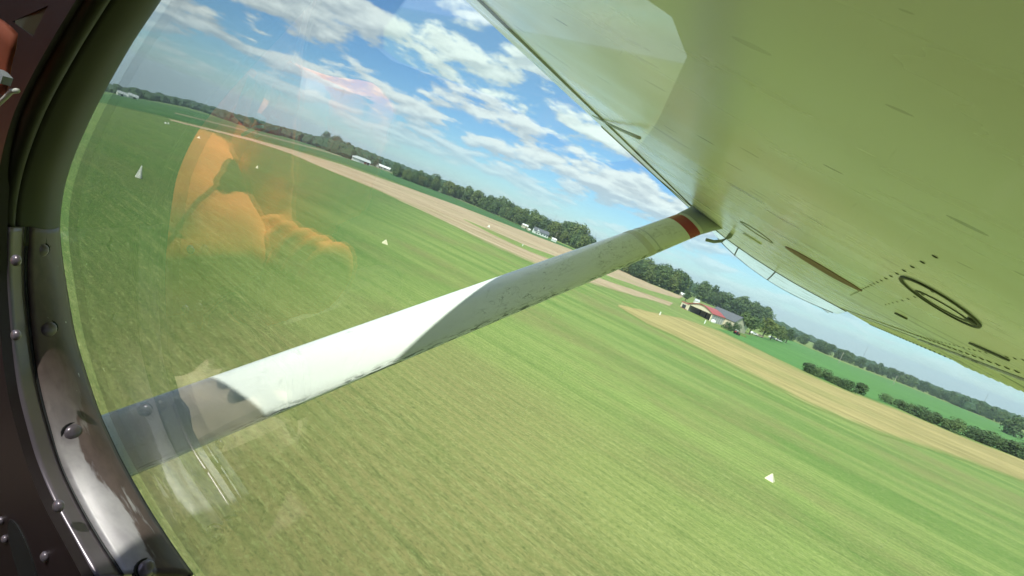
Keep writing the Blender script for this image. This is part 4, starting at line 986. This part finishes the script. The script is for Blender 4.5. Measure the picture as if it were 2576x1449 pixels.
def gear():
    """added bag and jacket, out of view, that shape reflections in the pane"""
    b = empty('added_bag', EYE); b.matrix_world = plane.matrix_world.copy() @ Matrix.Translation((-.03, .44, -1.09)); tag(b, 'khaki bag added out of view to give a pale reflection in the pane', 'bag')  # bag added to put a pale patch into the reflection
    o = bevel(MB().box((0, 0, .28), (.20, .24, .56)).build('body', M['khaki'], b), .07, 4)
    tx = bpy.data.textures.new('canvas', 'CLOUDS'); tx.noise_scale = .12; sb = o.modifiers.new('sub', 'SUBSURF'); sb.levels = sb.render_levels = 3; sb.subdivision_type = 'SIMPLE'
    d = o.modifiers.new('dents', 'DISPLACE'); d.texture = tx; d.strength = .05; d.texture_coords = 'LOCAL'
    for x in (-.07, .07): MB().tube([(x, -.10, .54), (x, -.07, .60), (x, .07, .60), (x, .10, .54)], .012, 8).build('handle', M['cap'], b, True)
    j = empty('added_jacket', EYE); j.matrix_world = plane.matrix_world.copy(); tag(j, 'orange jacket added out of view to stand in for a reflected sleeve', 'jacket')  # jacket added in place of the orange sleeve mirrored in the pane
    V = [(-.20, .59, -.535), (-.20, .625, -.43), (-.20, .62, -.33), (-.20, .61, -.20), (-.185, .50, -.43), (-.175, .44, -.39), (-.20, .69, -.60), (-.20, .75, -.64), (-.19, .54, -.60)]
    skinned('cloth', V, [(0, 1), (1, 2), (2, 3), (0, 4), (4, 5), (0, 6), (6, 7), (0, 8)], [.075, .052, .030, .010, .04, .02, .06, .02, .05], M['orange'], j, 0, 2, .03)
    m = MB()
    for k in range(5): m.ball((-.165-.004*k, .550-.027*k, -.490+.016*k), (.045, .0195, .100-.010*k), 14, 10)
    m.build('sleeve', M['orange'], j, True)
    MB().tube([(-.20, .612, -.21), (-.20, .605, -.10), (-.20, .60, .17)], .003, 6).build('hanger_cord', M['white'], j)
gear()
M['rustcloth'] = plain('rust_webbing', (.26, .055, .022), .8, scale=60)
def strap():
    pts = [P3(*pane_uv(p, .05), .05) for p in ((18, 66), (14, 100), (4, 140), (-2, 180), (-8, 215))]
    t = empty('shoulder_strap', EYE); t.matrix_world = plane.matrix_world.copy(); tag(t, 'orange webbing strap hanging in the dark beside the window post', 'strap')
    MB().tube(pts, [(.008, .0015)]*5, 8, flat=(0, 1, 0)).build('webbing', M['rustcloth'], t, True)
    q = P3(*pane_uv((8, 194), .052), .052); MB().box(q, (.003, .006, .003)).build('buckle', M['steel'], t)
    pts = [P3(*pane_uv(p, .05), .05) for p in ((-4, 262), (14, 245), (28, 230), (44, 228))]
    o = MB().tube(pts, .0009, 6).build('headset_cable', M['white'], None, True); o.matrix_world = plane.matrix_world.copy(); tag(o, 'thin pale cable curving beside the dark window post', 'cable')
strap()
# ------------------------------------------------------------------ haze: even pale air round everything
def haze():
    t = NT('haze_air'); t.t.nodes.remove(t.p); v = t.n('VolumePrincipled'); v.inputs['Color'].default_value = (.72, .86, 1.0, 1); v.inputs['Density'].default_value = 1.5e-4
    t.l(v.outputs[0], t.out.inputs['Volume'])
    o = MB().box((0, 0, -210), (14600, 14600, 560)).build('haze', t.m); tag(o, 'thin pale summer haze over the fields', kind='stuff')
haze()
